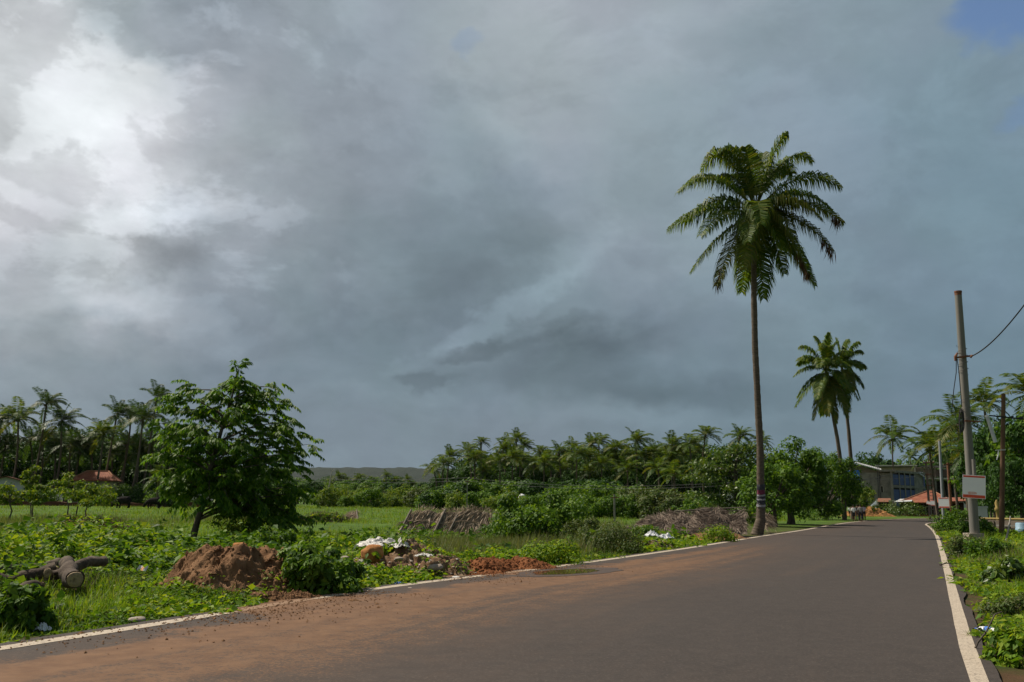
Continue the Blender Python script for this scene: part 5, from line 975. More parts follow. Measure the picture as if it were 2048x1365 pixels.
p, r = scatter(20000, 5, lambda x, y: right_verge(x, y)*(fbm(xy0(x, y, .6), 3, 68) > .0), 7, 40, (.2, .62)); grassy('dry_stems', p, r, 5, .2, .6, .007, 'dry', .08, .15)
fld = lambda x, y: (dl(x, y) > 6+4*fbm(xy0(x, y, .1), 2, 70))*np.clip(.6+.6*fbm(xy0(x, y, .12), 3, 71), .1, 1)
p, r = scatter(42000, 6, fld, 24, 190, (-.62, .40), .9); grassy('field_grass', p, r, 5, .15, .42, .012, 'grass', .09, .25, .8)
c1 = gp(975, 1112); p, r = scatter(15000, 7, lambda x, y: np.exp(-(((x-c1[0])/1.9)**2+((y-c1[1]-1.2)/2.2)**2)), 20, 34, (-.12, .12)); grassy('reeds', p, r, 4, .35, 1.0, .010, 'reed', .10, .12, .3)
c2 = gp(590, 1052); p, r = scatter(16000, 9, lambda x, y: fld(x, y)*(fbm(xy0(x, y, .09), 2, 77) > .12), 32, 75, (-.6, .15)); grassy('reeds', p, r, 5, .4, .75, .010, 'reed', .1, .1, .6)
# grass and weeds that have grown over the heaps
hs = drop([heaps[0]], 130, 41); leafy('weeds', hs[hs[:, 2] < .34], np.random.default_rng(6), 7, .02, .14, .07, .045, 'weed')
hs = drop([o for o in heaps if o.name.startswith('rubbish')], 240, 31); leafy('weeds', hs, np.random.default_rng(3), 6, .02, .16, .07, .045, 'weed')
hs = drop([o for o in C.objects if o.name.startswith('brush_mound')], 500, 32); grassy('dry_twigs', hs, np.random.default_rng(4), 5, .15, .5, .010, 'dry', .1, .3); leafy('weeds', hs[::2], np.random.default_rng(5), 7, .03, .25, .09, .06, 'weed')
# ------------------------------------------------------------------ buildings
def quad(mb, p, m=0): return mb.add(np.array(p, float), [[0, 1, 2, 3]], m)
def thickq(mb, p, th, m=0):     # slab from a quad, th along its normal (downwards)
    p = np.array(p, float); n = unit(np.cross(p[1]-p[0], p[3]-p[0])); q = p-n*th
    return mb.add(np.vstack([p, q]), [[0, 1, 2, 3], [7, 6, 5, 4], [0, 4, 5, 1], [1, 5, 6, 2], [2, 6, 7, 3], [3, 7, 4, 0]], m)
def uvbuild(mb, name, mat, parent, fn=None):
    o = mb.build(name, mat, parent); me = o.data; u = me.uv_layers.new(name='UVMap')
    for p in me.polygons:
        n = np.array(p.normal); a = unit(np.cross([0, 0, 1.], n)) if abs(n[2]) < .99 else np.array([1., 0, 0]); b = np.cross(n, a)
        for li in p.loop_indices: c = np.array(me.vertices[me.loops[li].vertex_index].co); u.data[li].uv = (c@a, c@b)
    return o
def hip_roof(t, x0, x1, y0, y1, ze, zr, ridge, oh=.5, name='roof', mat='tile', caps=True):
    x0 -= oh; x1 += oh; y0 -= oh; y1 += oh; cy = (y0+y1)/2; a, b = ridge; P_ = [(x0, y0, ze), (x1, y0, ze), (x1, y1, ze), (x0, y1, ze), (a, cy, zr), (b, cy, zr)]; P_ = np.array(P_, float)
    mb = MB(); mb.add(P_, [[0, 1, 5, 4], [2, 3, 4, 5]]); mb.add(P_, [[1, 2, 5], [3, 0, 4]]); mb.add(P_-[0, 0, .12], [[3, 2, 1, 0]])
    for i, j in ((0, 1), (1, 2), (2, 3), (3, 0)): mb.add([P_[i], P_[j], P_[j]-[0, 0, .12], P_[i]-[0, 0, .12]], [[3, 2, 1, 0]])
    r_ = uvbuild(mb, name, M[mat], t)
    if caps:
        m = MB()
        for i, j in ((4, 5), (0, 4), (3, 4), (1, 5), (2, 5)): m.tube([P_[i]+[0, 0, .02], P_[j]+[0, 0, .04]], .11, 6)
        m.build('ridge_tiles', M['tile_ridge'], r_)
    return r_
def wall_with(t, name, x0, x1, y0, y1, z0, z1, mat, openings=(), front='y0', th=.25, win='dark'):
    """four walls; openings (u0,u1,w0,w1) cut out of the front wall, each with a recessed dark pane and frame"""
    mb = MB(); xs = sorted({x0, x1, *[o[0] for o in openings], *[o[1] for o in openings]}); zs = sorted({z0, z1, *[o[2] for o in openings], *[o[3] for o in openings]})
    for i in range(len(xs)-1):
        for j in range(len(zs)-1):
            cx, cz = (xs[i]+xs[i+1])/2, (zs[j]+zs[j+1])/2
            if any(o[0] < cx < o[1] and o[2] < cz < o[3] for o in openings): continue
            mb.box((xs[i], y0, zs[j]), (xs[i+1], y0+th, zs[j+1]))
    mb.box((x0, y0+th, z0), (x0+th, y1, z1)); mb.box((x1-th, y0+th, z0), (x1, y1, z1)); mb.box((x0+th, y1-th, z0), (x1-th, y1, z1)); w = mb.build(name, M[mat], t)
    for o in openings:
        f = MB().box((o[0], y0+th*.55, o[2]), (o[1], y0+th*.75, o[3])).build('window' if o[2] > z0+.2 else 'door', M[win], t)
        m = MB(); 
        for a, b in (((o[0], o[2]), (o[0]+.07, o[3])), ((o[1]-.07, o[2]), (o[1], o[3])), ((o[0]+.07, o[3]-.07), (o[1]-.07, o[3]))): m.box((a[0], y0+.03, a[1]), (b[0], y0+th*.55, b[1]))
        m.build('frame', M['concrete_light'], f)
    return w
def house(name, label, loc, rz): return thing(name, label, 'house', loc, rz)
def face(g): return -math.atan2(g[0], g[1])          # turned square to the sight line, as the photo shows them
# white house at the left edge of the field
Y = 134; s = Y/F; g = foot(20, Y); t = house('white_house', 'white house with a dark sloping roof at the left edge of the field', g, face(g)+rad(-6)); 
wall_with(t, 'wall', -5.0, 3.5, 0, 6, 0, 2.9, 'plaster', [(-1.9, -.9, .9, 2.0), (-4.2, -3.2, .9, 2.0)])
m = MB(); m.add([[-5, -.02, 2.9], [3.5, -.02, 2.9], [-.75, -.02, 4.0]], [[0, 1, 2]]); m.build('gable', M['plaster'], t)
m = MB(); thickq(m, [(-5.6, -.6, 2.75), (-.75, -.6, 4.15), (-.75, 6.6, 4.15), (-5.6, 6.6, 2.75)], .14); thickq(m, [(-.75, -.6, 4.15), (4.2, -.6, 2.75), (4.2, 6.6, 2.75), (-.75, 6.6, 4.15)], .14); m.build('roof', M['laterite_dark'], t)
# tiled house
Y = 138; g = foot(184, Y); t = house('tiled_house', 'house with a red clay tiled hip roof under the palms across the field', g, face(g)+rad(-10)); ze = hpx(184, 961, Y)-g[2]
wall_with(t, 'wall', -2.7, 2.7, 0, 4, 0, ze, 'concrete_tan', [(-1.6, -.6, .8, 1.8), (.4, 1.2, .0, 1.9)])
hip_roof(t, -2.7, 2.7, 0, 4, ze, hpx(184, 942, Y)-g[2], (-1.3, 1.6), .55)
m = MB(); m.box((-3.0, -1.0, 0), (3.0, -.02, .3)); m.build('plinth', M['laterite'], t)
# low laterite bund along the far side of the field
A_, B_ = at(-60, 1004, 129), at(420, 1005, 126); t = thing('low_wall', 'low dark red field wall behind the buffaloes', 'wall', [A_[0], A_[1], .42]); n = 50; u = np.linspace(0, 1, n)[:, None]; p = (B_-A_)*u; p[:, 2] = 0; r = np.random.default_rng(3); hN = .62+.14*fbm(np.stack([u[:, 0]*14, u[:, 0]*0, u[:, 0]*0], 1), 3, 2)
sec = np.array([(-.35, 0), (-.3, 1), (.3, 1), (.35, 0)]); V = np.stack([np.stack([p[:, 0], p[:, 1]+a, hN*b_], 1) for a, b_ in sec], 1); MB().grid(V[:, ::-1]).build('wall_body', M['laterite_dark'], t); 
# white things among the thicket
g = foot(1043, 120); z0, z1 = hpx(1043, 999, 120), hpx(1043, 988, 120); t = thing('white_tank', 'white water tank showing between the bushes of the grove', 'tank', [g[0], g[1]-4.2, z0-.2]); t.scale = (.7, .7, .85); th = np.linspace(0, math.pi, 6)
MB().tube([[0, 0, 0], [0, 0, .7], [0, 0, .85], [0, 0, .95]], [.62, .62, .5, .2], 16).build('body', M['sign_white'], t, True); MB().tube([[0, 0, .93], [0, 0, 1.02]], [.2, .2], 12).build('lid', M['sign_white'], t); m = MB()
for a, b_ in ((-.45, -.45), (.45, -.45), (.45, .45), (-.45, .45)): m.box((a-.06, b_-.06, -z0+.1), (a+.06, b_+.06, -.06))
m.box((-.7, -.7, -.08), (.7, .7, 0)); m.build('stand', M['concrete'], t)
# --- the group of buildings where the road bends
def bld_grey():
    Y = 158.0; g = foot(1740, Y); g[2] = 0; s = Y/F*.917; X = lambda px: (px-1740)*s*1.0
    H = lambda py, yy=Y, px=1740: hpx(px, py, yy)
    t = thing('grey_building', 'grey unfinished two storey building with blue sheeting over its openings', 'building', g, face(g))
    # left wing: gable front under a sloping light roof
    x0, x1, xm = X(1702), X(1765), X(1712); zt = H(943); m = MB(); ops = [(X(1757.5), X(1762), H(958), H(950)), (X(1763.5)-.25, X(1767)-.5, H(985), H(972))]
    wall_with(t, 'wall', x0, X(1783), 0, 9, 0, zt-.25, 'concrete', [(X(1760.5), X(1765), H(957), H(949)), (X(1762.5), X(1768), H(985), H(972))])
    r0, r1 = np.array([X(1699), -.8, H(922)]), np.array([X(1767), -.8, H(941)])
    m = MB(); thickq(m, [r0, r1, r1+[0, 10, .6], r0+[0, 10, .6]], .12); rf = m.build('roof', M['roof_sheet'], t)
    m = MB()
    for k in range(18):
        p = r0+(r1-r0)*(k+.5)/18; m.bar(p+[0, 0, .03], p+[0, 10, .63], .05, .05)
    m.build('roof_ribs', M['roof_sheet'], rf)
    m = MB(); m.add([[x0, .02, zt-.25], [X(1768), .02, zt-.25], [x0, .02, H(925)]], [[0, 1, 2]]); m.build('gable', M['concrete_tan2'], t)
    m = MB(); U, V = np.meshgrid(np.linspace(X(1696), X(1722), 14), np.linspace(H(962), H(941), 10)); m.grid(np.stack([U, -.35+.12*np.sin(U*3)+.05*np.sin(V*5), V], -1)); m.build('bright_tarpaulin', M['blue_bright'], t)
    m = MB(); m.box((X(1783), -.7, 0), (X(1786), .15, H(944))); m.build('corner_column', M['concrete'], t)
    for px in (1758, 1761.5): MB().tube([[X(px), -.35, 0], [X(px), -.35, H(930)]], .07, 6).build('downpipe', M['wire'], t)
    m = MB(); m.box((X(1764), -.9, H(944)), (X(1794), 9, H(940.5))); m.build('eave_slab', M['concrete'], t)
    # right wing recedes: long front with blue sheets between columns on two floors
    xa, xb = X(1786), X(1860); ya, yb = 0.0, 14.0
    def fx(u, off=0): return np.array([xa+(xb-xa)*u, ya+(yb-ya)*u-off, 0])
    def wallp(u0, u1, z0, z1, off, th, nm, mt_, par=t):
        a, b_ = fx(u0, off), fx(u1, off); q = np.array([0, th, 0]); P_ = [a+[0, 0, z0], b_+[0, 0, z0], b_+q+[0, 0, z0], a+q+[0, 0, z0]]; P_ += [p+np.array([0, 0, z1-z0]) for p in P_]
        return MB().add(P_, [[0, 3, 2, 1], [4, 5, 6, 7], [0, 1, 5, 4], [1, 2, 6, 5], [2, 3, 7, 6], [3, 0, 4, 7]]).build(nm, M[mt_], par)
    zr = H(945); z2 = H(973)
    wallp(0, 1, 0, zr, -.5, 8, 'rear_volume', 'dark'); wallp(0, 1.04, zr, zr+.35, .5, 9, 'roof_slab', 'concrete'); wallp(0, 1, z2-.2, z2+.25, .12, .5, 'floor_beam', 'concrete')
    for k, u in enumerate((.0, .20, .36, .52, .66, .94)): wallp(u, u+.035, 0, zr, .05, .4, 'column', 'concrete')
    wallp(.70, .94, 0, zr, -.2, .3, 'side_wall', 'concrete')
    for a, b_ in ((.035, .20), (.235, .36), (.395, .52), (.555, .66)):
        for lo, hi in ((z2+.3, zr-.35), (1.2, z2-.5)): wallp(a, b_, lo, hi, -.06, .05, 'blue_sheet', 'blue_sheet')
    wallp(.95, 1.0, z2-.5, zr-.2, .06, .05, 'blue_sheet', 'blue_sheet')
    m = MB(); a = fx(.83, 1.0); b_ = fx(.98, 1.0); thickq(m, [a+[0, 0, zr+.1], b_+[0, 0, zr-.4], b_+[0, 3, zr+.5], a+[0, 3, zr+.5]], .08); m.build('awning_sheet', M['roof_sheet'], t)
bld_grey()
def bld_top():
    Y = 186.0; s = Y/F; g = foot(1800, Y); g[2] = 0; s = Y/F*.917; X = lambda px: (px-1800)*s; H = lambda py: hpx(1800, py, Y); t = thing('tan_building', 'tan concrete upper storey with a flat pale roof edge behind the blue sheeted building', 'building', g, face(g))
    m = MB(); m.box((X(1756), 0, 0), (X(1846), 9, H(935))); m.build('wall', M['concrete_tan'], t)
    m = MB(); m.box((X(1754), -.9, H(933.2)), (X(1838), 10, H(930.6))); m.build('roof_slab', M['concrete_light'], t)
    m = MB(); m.box((X(1832), -.25, 0), (X(1834.5), -.01, H(935))); m.build('pilaster', M['concrete_light'], t); m = MB(); m.box((X(1834.5), -.06, H(948)), (X(1845), -.01, H(937))); m.build('side_panel', M['concrete_tan2'], t)
bld_top()
def bld_frame():
    Y = 176.0; s = Y/F; g = foot(1885, Y); g[2] = 0; s = Y/F*.917; X = lambda px: (px-1885)*s; H = lambda py: hpx(1885, py, Y); t = thing('concrete_frame', 'unfinished concrete frame with bare columns and slabs right of the tan building', 'building', g, face(g))
    m = MB(); m.box((X(1848), 0, H(959)), (X(1924), 7, H(956))); m.build('floor_slab', M['concrete_light'], t); m = MB(); m.box((X(1846), .5, H(934)), (X(1900), 7, H(931.5))); m.build('roof_slab', M['concrete'], t)
    for px in (1850, 1862, 1874, 1886, 1898, 1910, 1922):
        for yy in (.3, 6.3):
            m = MB(); m.box((X(px)-.14, yy, 0), (X(px)+.14, yy+.28, H(959)-.01)); m.build('column', M['concrete'], t)
            if px < 1900 or yy < 1: m = MB(); m.box((X(px)-.12, yy+.3, H(956)+.01), (X(px)+.12, yy+.55, H(934)-.01 if px < 1900 else H(938))); m.build('upper_column', M['concrete_tan2'], t)
    m = MB(); m.box((X(1850), 3, H(953)), (X(1898), 3.2, H(938))); m.build('upper_wall', M['concrete_tan2'], t); m = MB(); m.box((X(1872), 3.4, .2), (X(1910), 3.6, H(962))); m.build('lower_wall', M['dark'], t)
bld_frame()
def bld_tile():
    Y = 143.0; s = Y/F; g = foot(1868, Y); g[2] = 0; s = Y/F*.917; X = lambda px: (px-1868)*s; H = lambda py: hpx(1868, py, Y); t = thing('tiled_house', 'low house with a broad orange tiled hip roof at the road bend', 'house', g, face(g))
    wall_with(t, 'wall', X(1800), X(1925), 0, 8, 0, H(1005), 'shaded_wall', [(X(1815), X(1832), .1, 1.4), (X(1850), X(1862), .0, 1.5), (X(1880), X(1892), .1, 1.4)])
    rf = hip_roof(t, X(1804), X(1902), -.6, 7.4, H(1005.5), H(983)+.1, (X(1858), X(1866)), .5)
    m = MB(); thickq(m, [(X(1893), -1.6, H(1003)), (X(1942), -1.6, H(1001)), (X(1940), 3, H(994)), (X(1896), 3, H(995))], .1); uvbuild(m, 'side_roof', M['tile'], t)
    m = MB(); thickq(m, [(X(1789), -2.2, H(1005)), (X(1824), -2.2, H(1003.5)), (X(1826), 1.5, H(998)), (X(1800), 1.5, H(998.5))], .05); m.build('grey_sheet', M['roof_sheet'], t)
    for px in (1792, 1808, 1822, 1942): MB().tube([[X(px), -1.6, 0], [X(px), -1.6, H(1005)]], .06, 6).build('post', M['wood_pole'], t)
    m = MB(); m.box((X(1800), -.5, 0), (X(1925), -.03, .25)); m.build('plinth', M['laterite'], t)
bld_tile()
def shed():
    Y = 146.0; s = Y/F; g = foot(1762, Y); g[2] = 0; s = Y/F*.917; X = lambda px: (px-1762)*s; H = lambda py: hpx(1762, py, Y); t = thing('roadside_shed', 'small open shed with a rusty roof beside a stone pillar at the bend', 'shed', g, face(g))
    m = MB(); thickq(m, [(X(1754), -.5, H(1004)), (X(1782), -.5, H(1004)), (X(1782), 4, H(996.5)), (X(1756), 4, H(996.5))], .08); m.build('roof', M['rust'], t); m = MB(); m.box((X(1757), 3.4, 0), (X(1780), 3.6, H(1000))); m.build('back_wall', M['dark'], t)
    for px in (1756, 1779): MB().tube([[X(px), -.3, 0], [X(px), -.3, H(1004)]], .07, 6).build('post', M['grey_wood'], t)
    p = foot(1784, Y-.5); p[2] = 0; t = thing('gate_pillar', 'thick grey stone pillar between the small shed and the orange tiled house', 'pillar', p, face(p)); m = MB(); m.box((-.42, -.4, 0), (.42, .4, H(1003))); m.build('shaft', M['stone'], t); m = MB(); m.box((-.52, -.5, H(1003)+.003), (.52, .5, H(1003)+.18)); m.build('cap', M['concrete_light'], t)
    p = foot(1745, Y-1); p[2] = 0; t = thing('metal_sheet', 'pale bluish metal sheet leaning at the left of the small shed', 'sheet', p, face(p)); m = MB(); n = 40; u = np.linspace(0, 1, n); xx = X(1738.5)-X(1745)+(X(1753)-X(1738.5))*u; zt = (H(1007)-H(1000))*0+H(1012)+(H(999)-H(1012))*u; m.grid(np.stack([np.stack([xx, .03*np.sin(u*90), u*0], 1), np.stack([xx+.15, .5+.03*np.sin(u*90), zt], 1)])); o_ = m.build('sheet', M['pale_sheet'], t); mo = o_.modifiers.new('t', 'SOLIDIFY'); mo.thickness = .02
    m = MB(); m.bar([X(1753)-X(1745)+.1, .1, 0], [X(1750)-X(1745)+.2, .5, H(999)], .12); m.build('prop', M['concrete_light'], t)
shed()
# compound wall with a yellow pipe rail, drum, small ochre pillar and white block
def compound():
    A_, B_ = at(1958, 1065, 54), at(2110, 1067, 50); A_[2] = B_[2] = 0; t = thing('compound_wall', 'weathered grey compound wall with a yellow pipe rail along its top', 'wall', A_); d = B_-A_; L = np.linalg.norm(d); t.rotation_euler = (0, 0, math.atan2(d[1], d[0])); h = hpx(1990, 1038, 53)
    m = MB(); m.box((0, 0, 0), (L, .2, h-.08)); m.build('wall_body', M['concrete_tan2'], t); m = MB()
    for k in range(6): m.box((L*k/5-.12, -.06, 0), (L*k/5+.12, -.003, h-.1))
    m.build('pier', M['concrete_tan2'], t); MB().tube([[0, .1, h], [L, .1, h]], .055, 8).build('pipe_rail', M['yellow'], t); m = MB(); m.box((1.2, -.14, .42), (L, -.07, .5)); m.build('ledge', M['concrete'], t)
    p = gp(2046, 1076); t = thing('blue_drum', 'light blue drum standing before the compound wall at the photo edge', 'drum', p); z = [0, .05, .3, .32, .6, .62, .9, .95]; r_ = [.27, .29, .29, .31, .31, .29, .29, .26]; z = np.array(z)*.75; MB().tube([[0, 0, q] for q in z], r_, 18).build('body', M['blue_drum'], t, True); MB().tube([[0, 0, .71], [0, 0, .73]], [.25, .25], 16).build('lid', M['blue_drum'], t)
    p = at(1996, 1035, 60); zb = hpx(1996, 1000, 60); t = thing('ochre_pillar', 'small ochre moulded pillar behind the compound wall beside the timber post', 'pillar', [p[0], p[1], 0]); m = MB(); m.tube([[0, 0, q] for q in (0, .5, .52, 1.2, 1.24, 1.4, 1.42, 1.7, 1.9)], np.array([.3, .3, .22, .22, .33, .33, .2, .28, .08]), 10); m.build('shaft', M['yellow'], t, True); t.scale = (.5, .5, zb/1.9)
    p = at(1962, 1035, 58); t = thing('white_block', 'whitewashed block standing behind the steel pole', 'block', [p[0], p[1], 0]); zb = hpx(1962, 1013, 58); m = MB(); m.box((-.28, -.28, 0), (.28, .28, zb-.1)); m.build('body', M['plaster'], t); m = MB(); m.box((-.32, -.32, zb-.097), (.32, .32, zb)); m.build('cap', M['plaster'], t)
    a = gp(2010, 1090); b_ = at(2021, 1033, a[1]+.5); stick([a, (a+b_)/2+[.02, 0, 0], b_], .05, 'whitish stick leaning beside the brown timber post', 'leaning_stick', 'grey_pale')
compound()
# ------------------------------------------------------------------ poles, signs, cables
def sag(a, b, d, n=24): u = np.linspace(0, 1, n)[:, None]; p = np.array(a)*(1-u)+np.array(b)*u; p[:, 2] -= 4*d*u[:, 0]*(1-u[:, 0]); return p
def signboard(label, pl, w, h, yaw, roll, lines=True, parent_depth=0):
    """pl centre; printed panel with red head and foot bands"""
    t = thing('signboard', label, 'sign', pl, yaw); t.rotation_euler = (0, roll, yaw); m = MB(); m.box((-w/2, 0, -h/2), (w/2, .02, h/2)); m.build('panel', M['sign_white'], t)
    m = MB(); m.box((-w/2+.02, -.006, -h/2+.02), (w/2-.02, -.002, -h/2+h*.15)); m.build('red_band', M['red_paint'], t); m = MB(); m.box((-w/2+.03, -.006, h/2-h*.10), (w/2-.03, -.002, h/2-.03*h)); m.build('red_heading', M['red_paint'], t)
    m = MB(); r = np.random.default_rng(5); e = .012*w
    if w > .7:
        th = np.linspace(0, 2*math.pi, 15)[:-1]; rr = r.uniform(.75, 1.1, 14); P_ = np.stack([-.1*w+.22*w*rr*np.cos(th), th*0-.004, -h*.27+.07*h*rr*np.sin(th)], 1); k_ = MB().add(P_, [list(range(14))]); k_.build('faded_print', M['faded_red'], t)
    return t
def steel_pole():
    Y = gp(1951, 1088)[1]; b = gp(1951, 1088); top = at(1916, 584, Y); t = thing('steel_pole', 'tall grey steel pole leaning left with looped cables hanging from it', 'pole', b); d = top-b; q = lambda x, y, dy=0.: at(x, y, Y+dy)-b
    u = np.linspace(0, 1, 12)[:, None]; MB().tube(d*u, np.linspace(.19, .14, 12), 20).build('shaft', M['steel_pole'], t, True); a = unit(d); MB().tube([d-a*.05, d, d+a*.03], [.152, .156, .15], 20).build('cap', M['rust'], t); MB().tube([d*.985+0, d*.999], [.1435, .1435], 20, cap=False).build('rusty_rim', M['rust'], t)
    m = MB(); m.bar(q(1910, 716, -.22), q(1944, 712, -.22), .07); br = m.build('cross_bracket', M['rust'], t); m = MB(); m.tube([q(1911, 722, -.3), q(1911, 714, -.3), q(1915, 706, -.3)], [.05, .07, .03], 8); m.tube([q(1941, 715, -.3), q(1945, 711, -.3)], [.05, .04], 8); m.build('insulator', M['rust'], br)
    m = MB(); m.bar(q(1930, 842, -.25), q(1961, 844, -.25), .06); m.build('lower_bracket', M['rust'], t)
    for x in (1913.5, 1919): MB().tube(np.stack([q(1912+(x-1912)*.3, 718, -.3), q(x-1, 745, -.32), q(x+(2 if x > 1915 else -6), 780, -.33), q(x+(5 if x > 1915 else -9), 815, -.33)]), .017, 6).build('hanging_cable', M['black'], t)
    m = MB(); r = np.random.default_rng(2)
    for k in range(9):
        cx, a0, w, h_ = 1923+r.normal(0, 1.2), r.uniform(0, 6), r.uniform(2.5, 5), r.uniform(18, 26); th = np.linspace(0, 2*math.pi, 22); m.tube(np.array([q(cx+w*math.cos(a_)+.4*math.sin(3*a_), 842+h_*math.sin(a_), -.3-.05*math.cos(a_+a0)) for a_ in th]), .011, 5, cap=False)
    m.build('cable_coil', M['black'], t)
    th = np.linspace(0, 9*math.pi, 60); m = MB(); f = np.linspace(.66, .78, 60)[:, None]; m.tube(d*(f)+np.stack([.2*np.cos(th), .2*np.sin(th), 0*th], 1), .008, 4); m.tube(d*(f-.2)+np.stack([.2*np.cos(th*.7), .2*np.sin(th*.7), 0*th], 1), .006, 4); m.build('wrapped_wire', M['wire'], t)
    m = MB(); m.box((-.34, -.3, -.05), (.24, .3, .42)); m.build('footing', M['stone'], t); MB().tube([q(1949, 952, -.22), q(1947, 919, -.22)], .075, 10).build('conduit', M['steel_pole'], t)
    sg = signboard('large white notice board with red bands tied to the steel pole', at(1948, 974, Y-.42), .84, .93, rad(-24), rad(4))
    m = MB(); m.bar([-.1, .021, .3], [.1, .021, .3], .03); m.build('tie', M['wire'], sg)
    # the cable that leaves for a pole out of the frame
    a_ = at(1945, 712, Y-.28); e = at(2048, 611, Y-3); far = at(2230, 330, Y-9); p0 = sag(a_, far, .0); n = 30; uu = np.linspace(0, 1, n)[:, None]; mid = e*2-(a_+far)/2; P_ = (1-uu)**2*a_+2*uu*(1-uu)*mid+uu**2*far; o = MB().tube(P_-a_, .026, 6).build('overhead_cable', M['black'], None, True, a_); tag(o, 'thick black cable rising from the steel pole out of the photo', 'cable')
steel_pole()
def thin_pole():
    b = gp(1888, 1056); Y = b[1]; t = thing('thin_pole', 'thin pale grey pole carrying a small sign on the right verge', 'pole', b); d = at(1879, 882, Y)-b; MB().tube(d*np.linspace(0, 1, 6)[:, None], np.linspace(.10, .085, 6), 12).build('shaft', M['pale_pole'], t, True); MB().tube([d, d*1.003], [.09, .06], 12).build('cap', M['rust'], t); MB().tube([[0, 0, -.02], [0, 0, .25]], [.18, .15], 12).build('footing', M['stone'], t)
    signboard('small white sign with red bands on the thin grey pole', at(1887.5, 1006, Y-.26), .70, .74, rad(-36), 0)
thin_pole()
def timber_post():
    b = gp(2003, 1078); Y = b[1]; t = thing('timber_post', 'brown timber utility post with a crossarm beside the compound wall', 'pole', b); d = at(2007, 788, Y)-b; q = lambda x, y, dy=0.: at(x, y, Y+dy)-b
    MB().tube(d*np.linspace(0, 1, 14)[:, None], np.linspace(.125, .095, 14), 10, jit=.05).build('shaft', M['wood_pole'], t, True); MB().bar(q(1974, 831, -.14), q(2060, 840, -.14), .06).build('crossarm', M['black'], t)
    l = MB().tube([q(1974, 832, -.2), q(1991, 885, -.2)], [.085, .085], 10).build('lamp_tube', M['sign_grey'], t, True); MB().tube([q(1973.6, 830.5, -.2), q(1974.4, 833.5, -.2)], [.095, .095], 10).build('tube_cap', M['sign_white'], l)
    MB().bar(q(1991, 901, -.16), q(2011, 900, -.16), .04).build('bracket', M['sign_grey'], t); MB().tube([q(1997, 901, -.16), q(1996.5, 910, -.16), q(1993.5, 920, -.16)], .025, 6).build('loose_wire_end', M['sign_white'], t)
    m = MB(); m.tube([q(2025, 832, -.2), q(2025, 838, -.2)], [.05, .06], 8); m.tube([q(2044, 834, -.2), q(2044, 840, -.2)], [.05, .06], 8); m.build('insulator', M['black'], t)
timber_post()
def lattice_pole():
    Y = 112.0; s = Y/F; b = foot(1864, Y); b[2] = 0; t = thing('lattice_pole', 'double concrete pole with cross rungs and a transformer frame at the bend', 'pole', b, face(b)); X = lambda px: (px-1864)*s*.92; H = lambda py: hpx(1864, py, Y)
    for px in (1857.5, 1868): MB().bar([X(px), 0, 0], [X(px)-.02, 0, H(924)], .26).build('leg', M['concrete_tan2'], t)
    m = MB(); 
    for y in np.linspace(932, 1020, 14): m.box((X(1858)+.13, -.08, H(y)), (X(1868)-.14, .08, H(y)+.08))
    m.build('rungs', M['concrete'], t); m = MB(); m.box((X(1852), -.2, H(927)), (X(1874), .2, H(925))); m.box((X(1854), -.25, H(950)), (X(1872), -.15, H(948))); m.box((X(1855), -.25, H(972)), (X(1871), -.15, H(970.5))); m.build('crossarm', M['rust'], t)
    m = MB(); 
    for px in (1853, 1861, 1865, 1872): m.tube([[X(px), -.1, H(925)+.01], [X(px), -.1, H(922)]], [.07, .05], 8)
    m.build('insulator', M['stone'], t)
    signboard('tiny tilted white sign on the left leg of the double pole', at(1857.3, 1006, Y-.35), .48, .42, rad(-38), rad(14)); signboard('tiny straight white sign on the right leg of the double pole', at(1866, 1006.5, Y-.35), .52, .62, rad(-38), rad(2))
    b = foot(1901, 92); b[2] = 0; t = thing('rusty_post', 'rust brown post standing right of the thin grey pole', 'pole', b); MB().tube([[0, 0, 0], [0, 0, hpx(1901, 926, 92)]], [.16, .13], 8, jit=.1).build('shaft', M['rust'], t, True); MB().box((-.5, -.2, hpx(1901, 931, 92)), (.5, -.135, hpx(1901, 930, 92)+.06)).build('crossarm', M['rust'], t)
lattice_pole()
def wire(a, b, d, label, r=.02, mat='wire', group=None):
    a, b = np.array(a), np.array(b); o = MB().tube(sag(a, b, d)-a, r, 4, cap=False).build('overhead_wire', M[mat], None, True, a); return tag(o, label, 'wire', group)
wire(at(1872, 925, 112), at(2110, 948, 60), .5, 'upper of the two wires running from the double pole past the steel pole', .02)
wire(at(1872, 933, 112), at(2110, 962, 60), .5, 'lower of the two wires running from the double pole past the steel pole', .022)
wire(at(1853, 925, 112), at(1640, 966, 96), .6, 'wire from the double pole across the grey building to the roadside trees', .02)
wire(at(1853, 949, 112), at(1700, 958, 97), .3, 'lower wire from the double pole across the grey wall', .018)
# field line: thin concrete posts and wires before the grove
posts = [(620, 1000, 180, 955), (934, 1012, 112, 958), (1229, 1046, 78, 988), (1500, 1040, 70, 962)]
for k, (px, py, Y, ty) in enumerate(posts[1:3]):
    b = foot(px, Y); b[2] = -.05; t = thing('thin_post', ['thin grey post in front of the hill end of the grove', 'thin pale post standing in the field left of the second thatch shelter'][k], 'post', b); h = hpx(px, ty, Y); MB().bar([0, 0, 0], [0, 0, h], .13).build('shaft', M['concrete'], t); MB().box((-.35, -.09, h-.3), (.35, -.068, h-.22)).build('crossarm', M['rust'], t)
G_ = 'faint wires strung across the front of the palm grove'
for k, (ya, yb, yc) in enumerate([(952, 962, 958), (958, 967, 966)]):
    wire(at(560, ya, 200), at(934, ya+4, 112), .5, ['higher', 'lower'][k]+' faint wire crossing the far trees below the ridge', .016); wire(at(934, ya+4, 112), at(1520, yb, 82), .7, ['higher', 'lower'][k]+' faint wire crossing in front of the palm grove', .012)
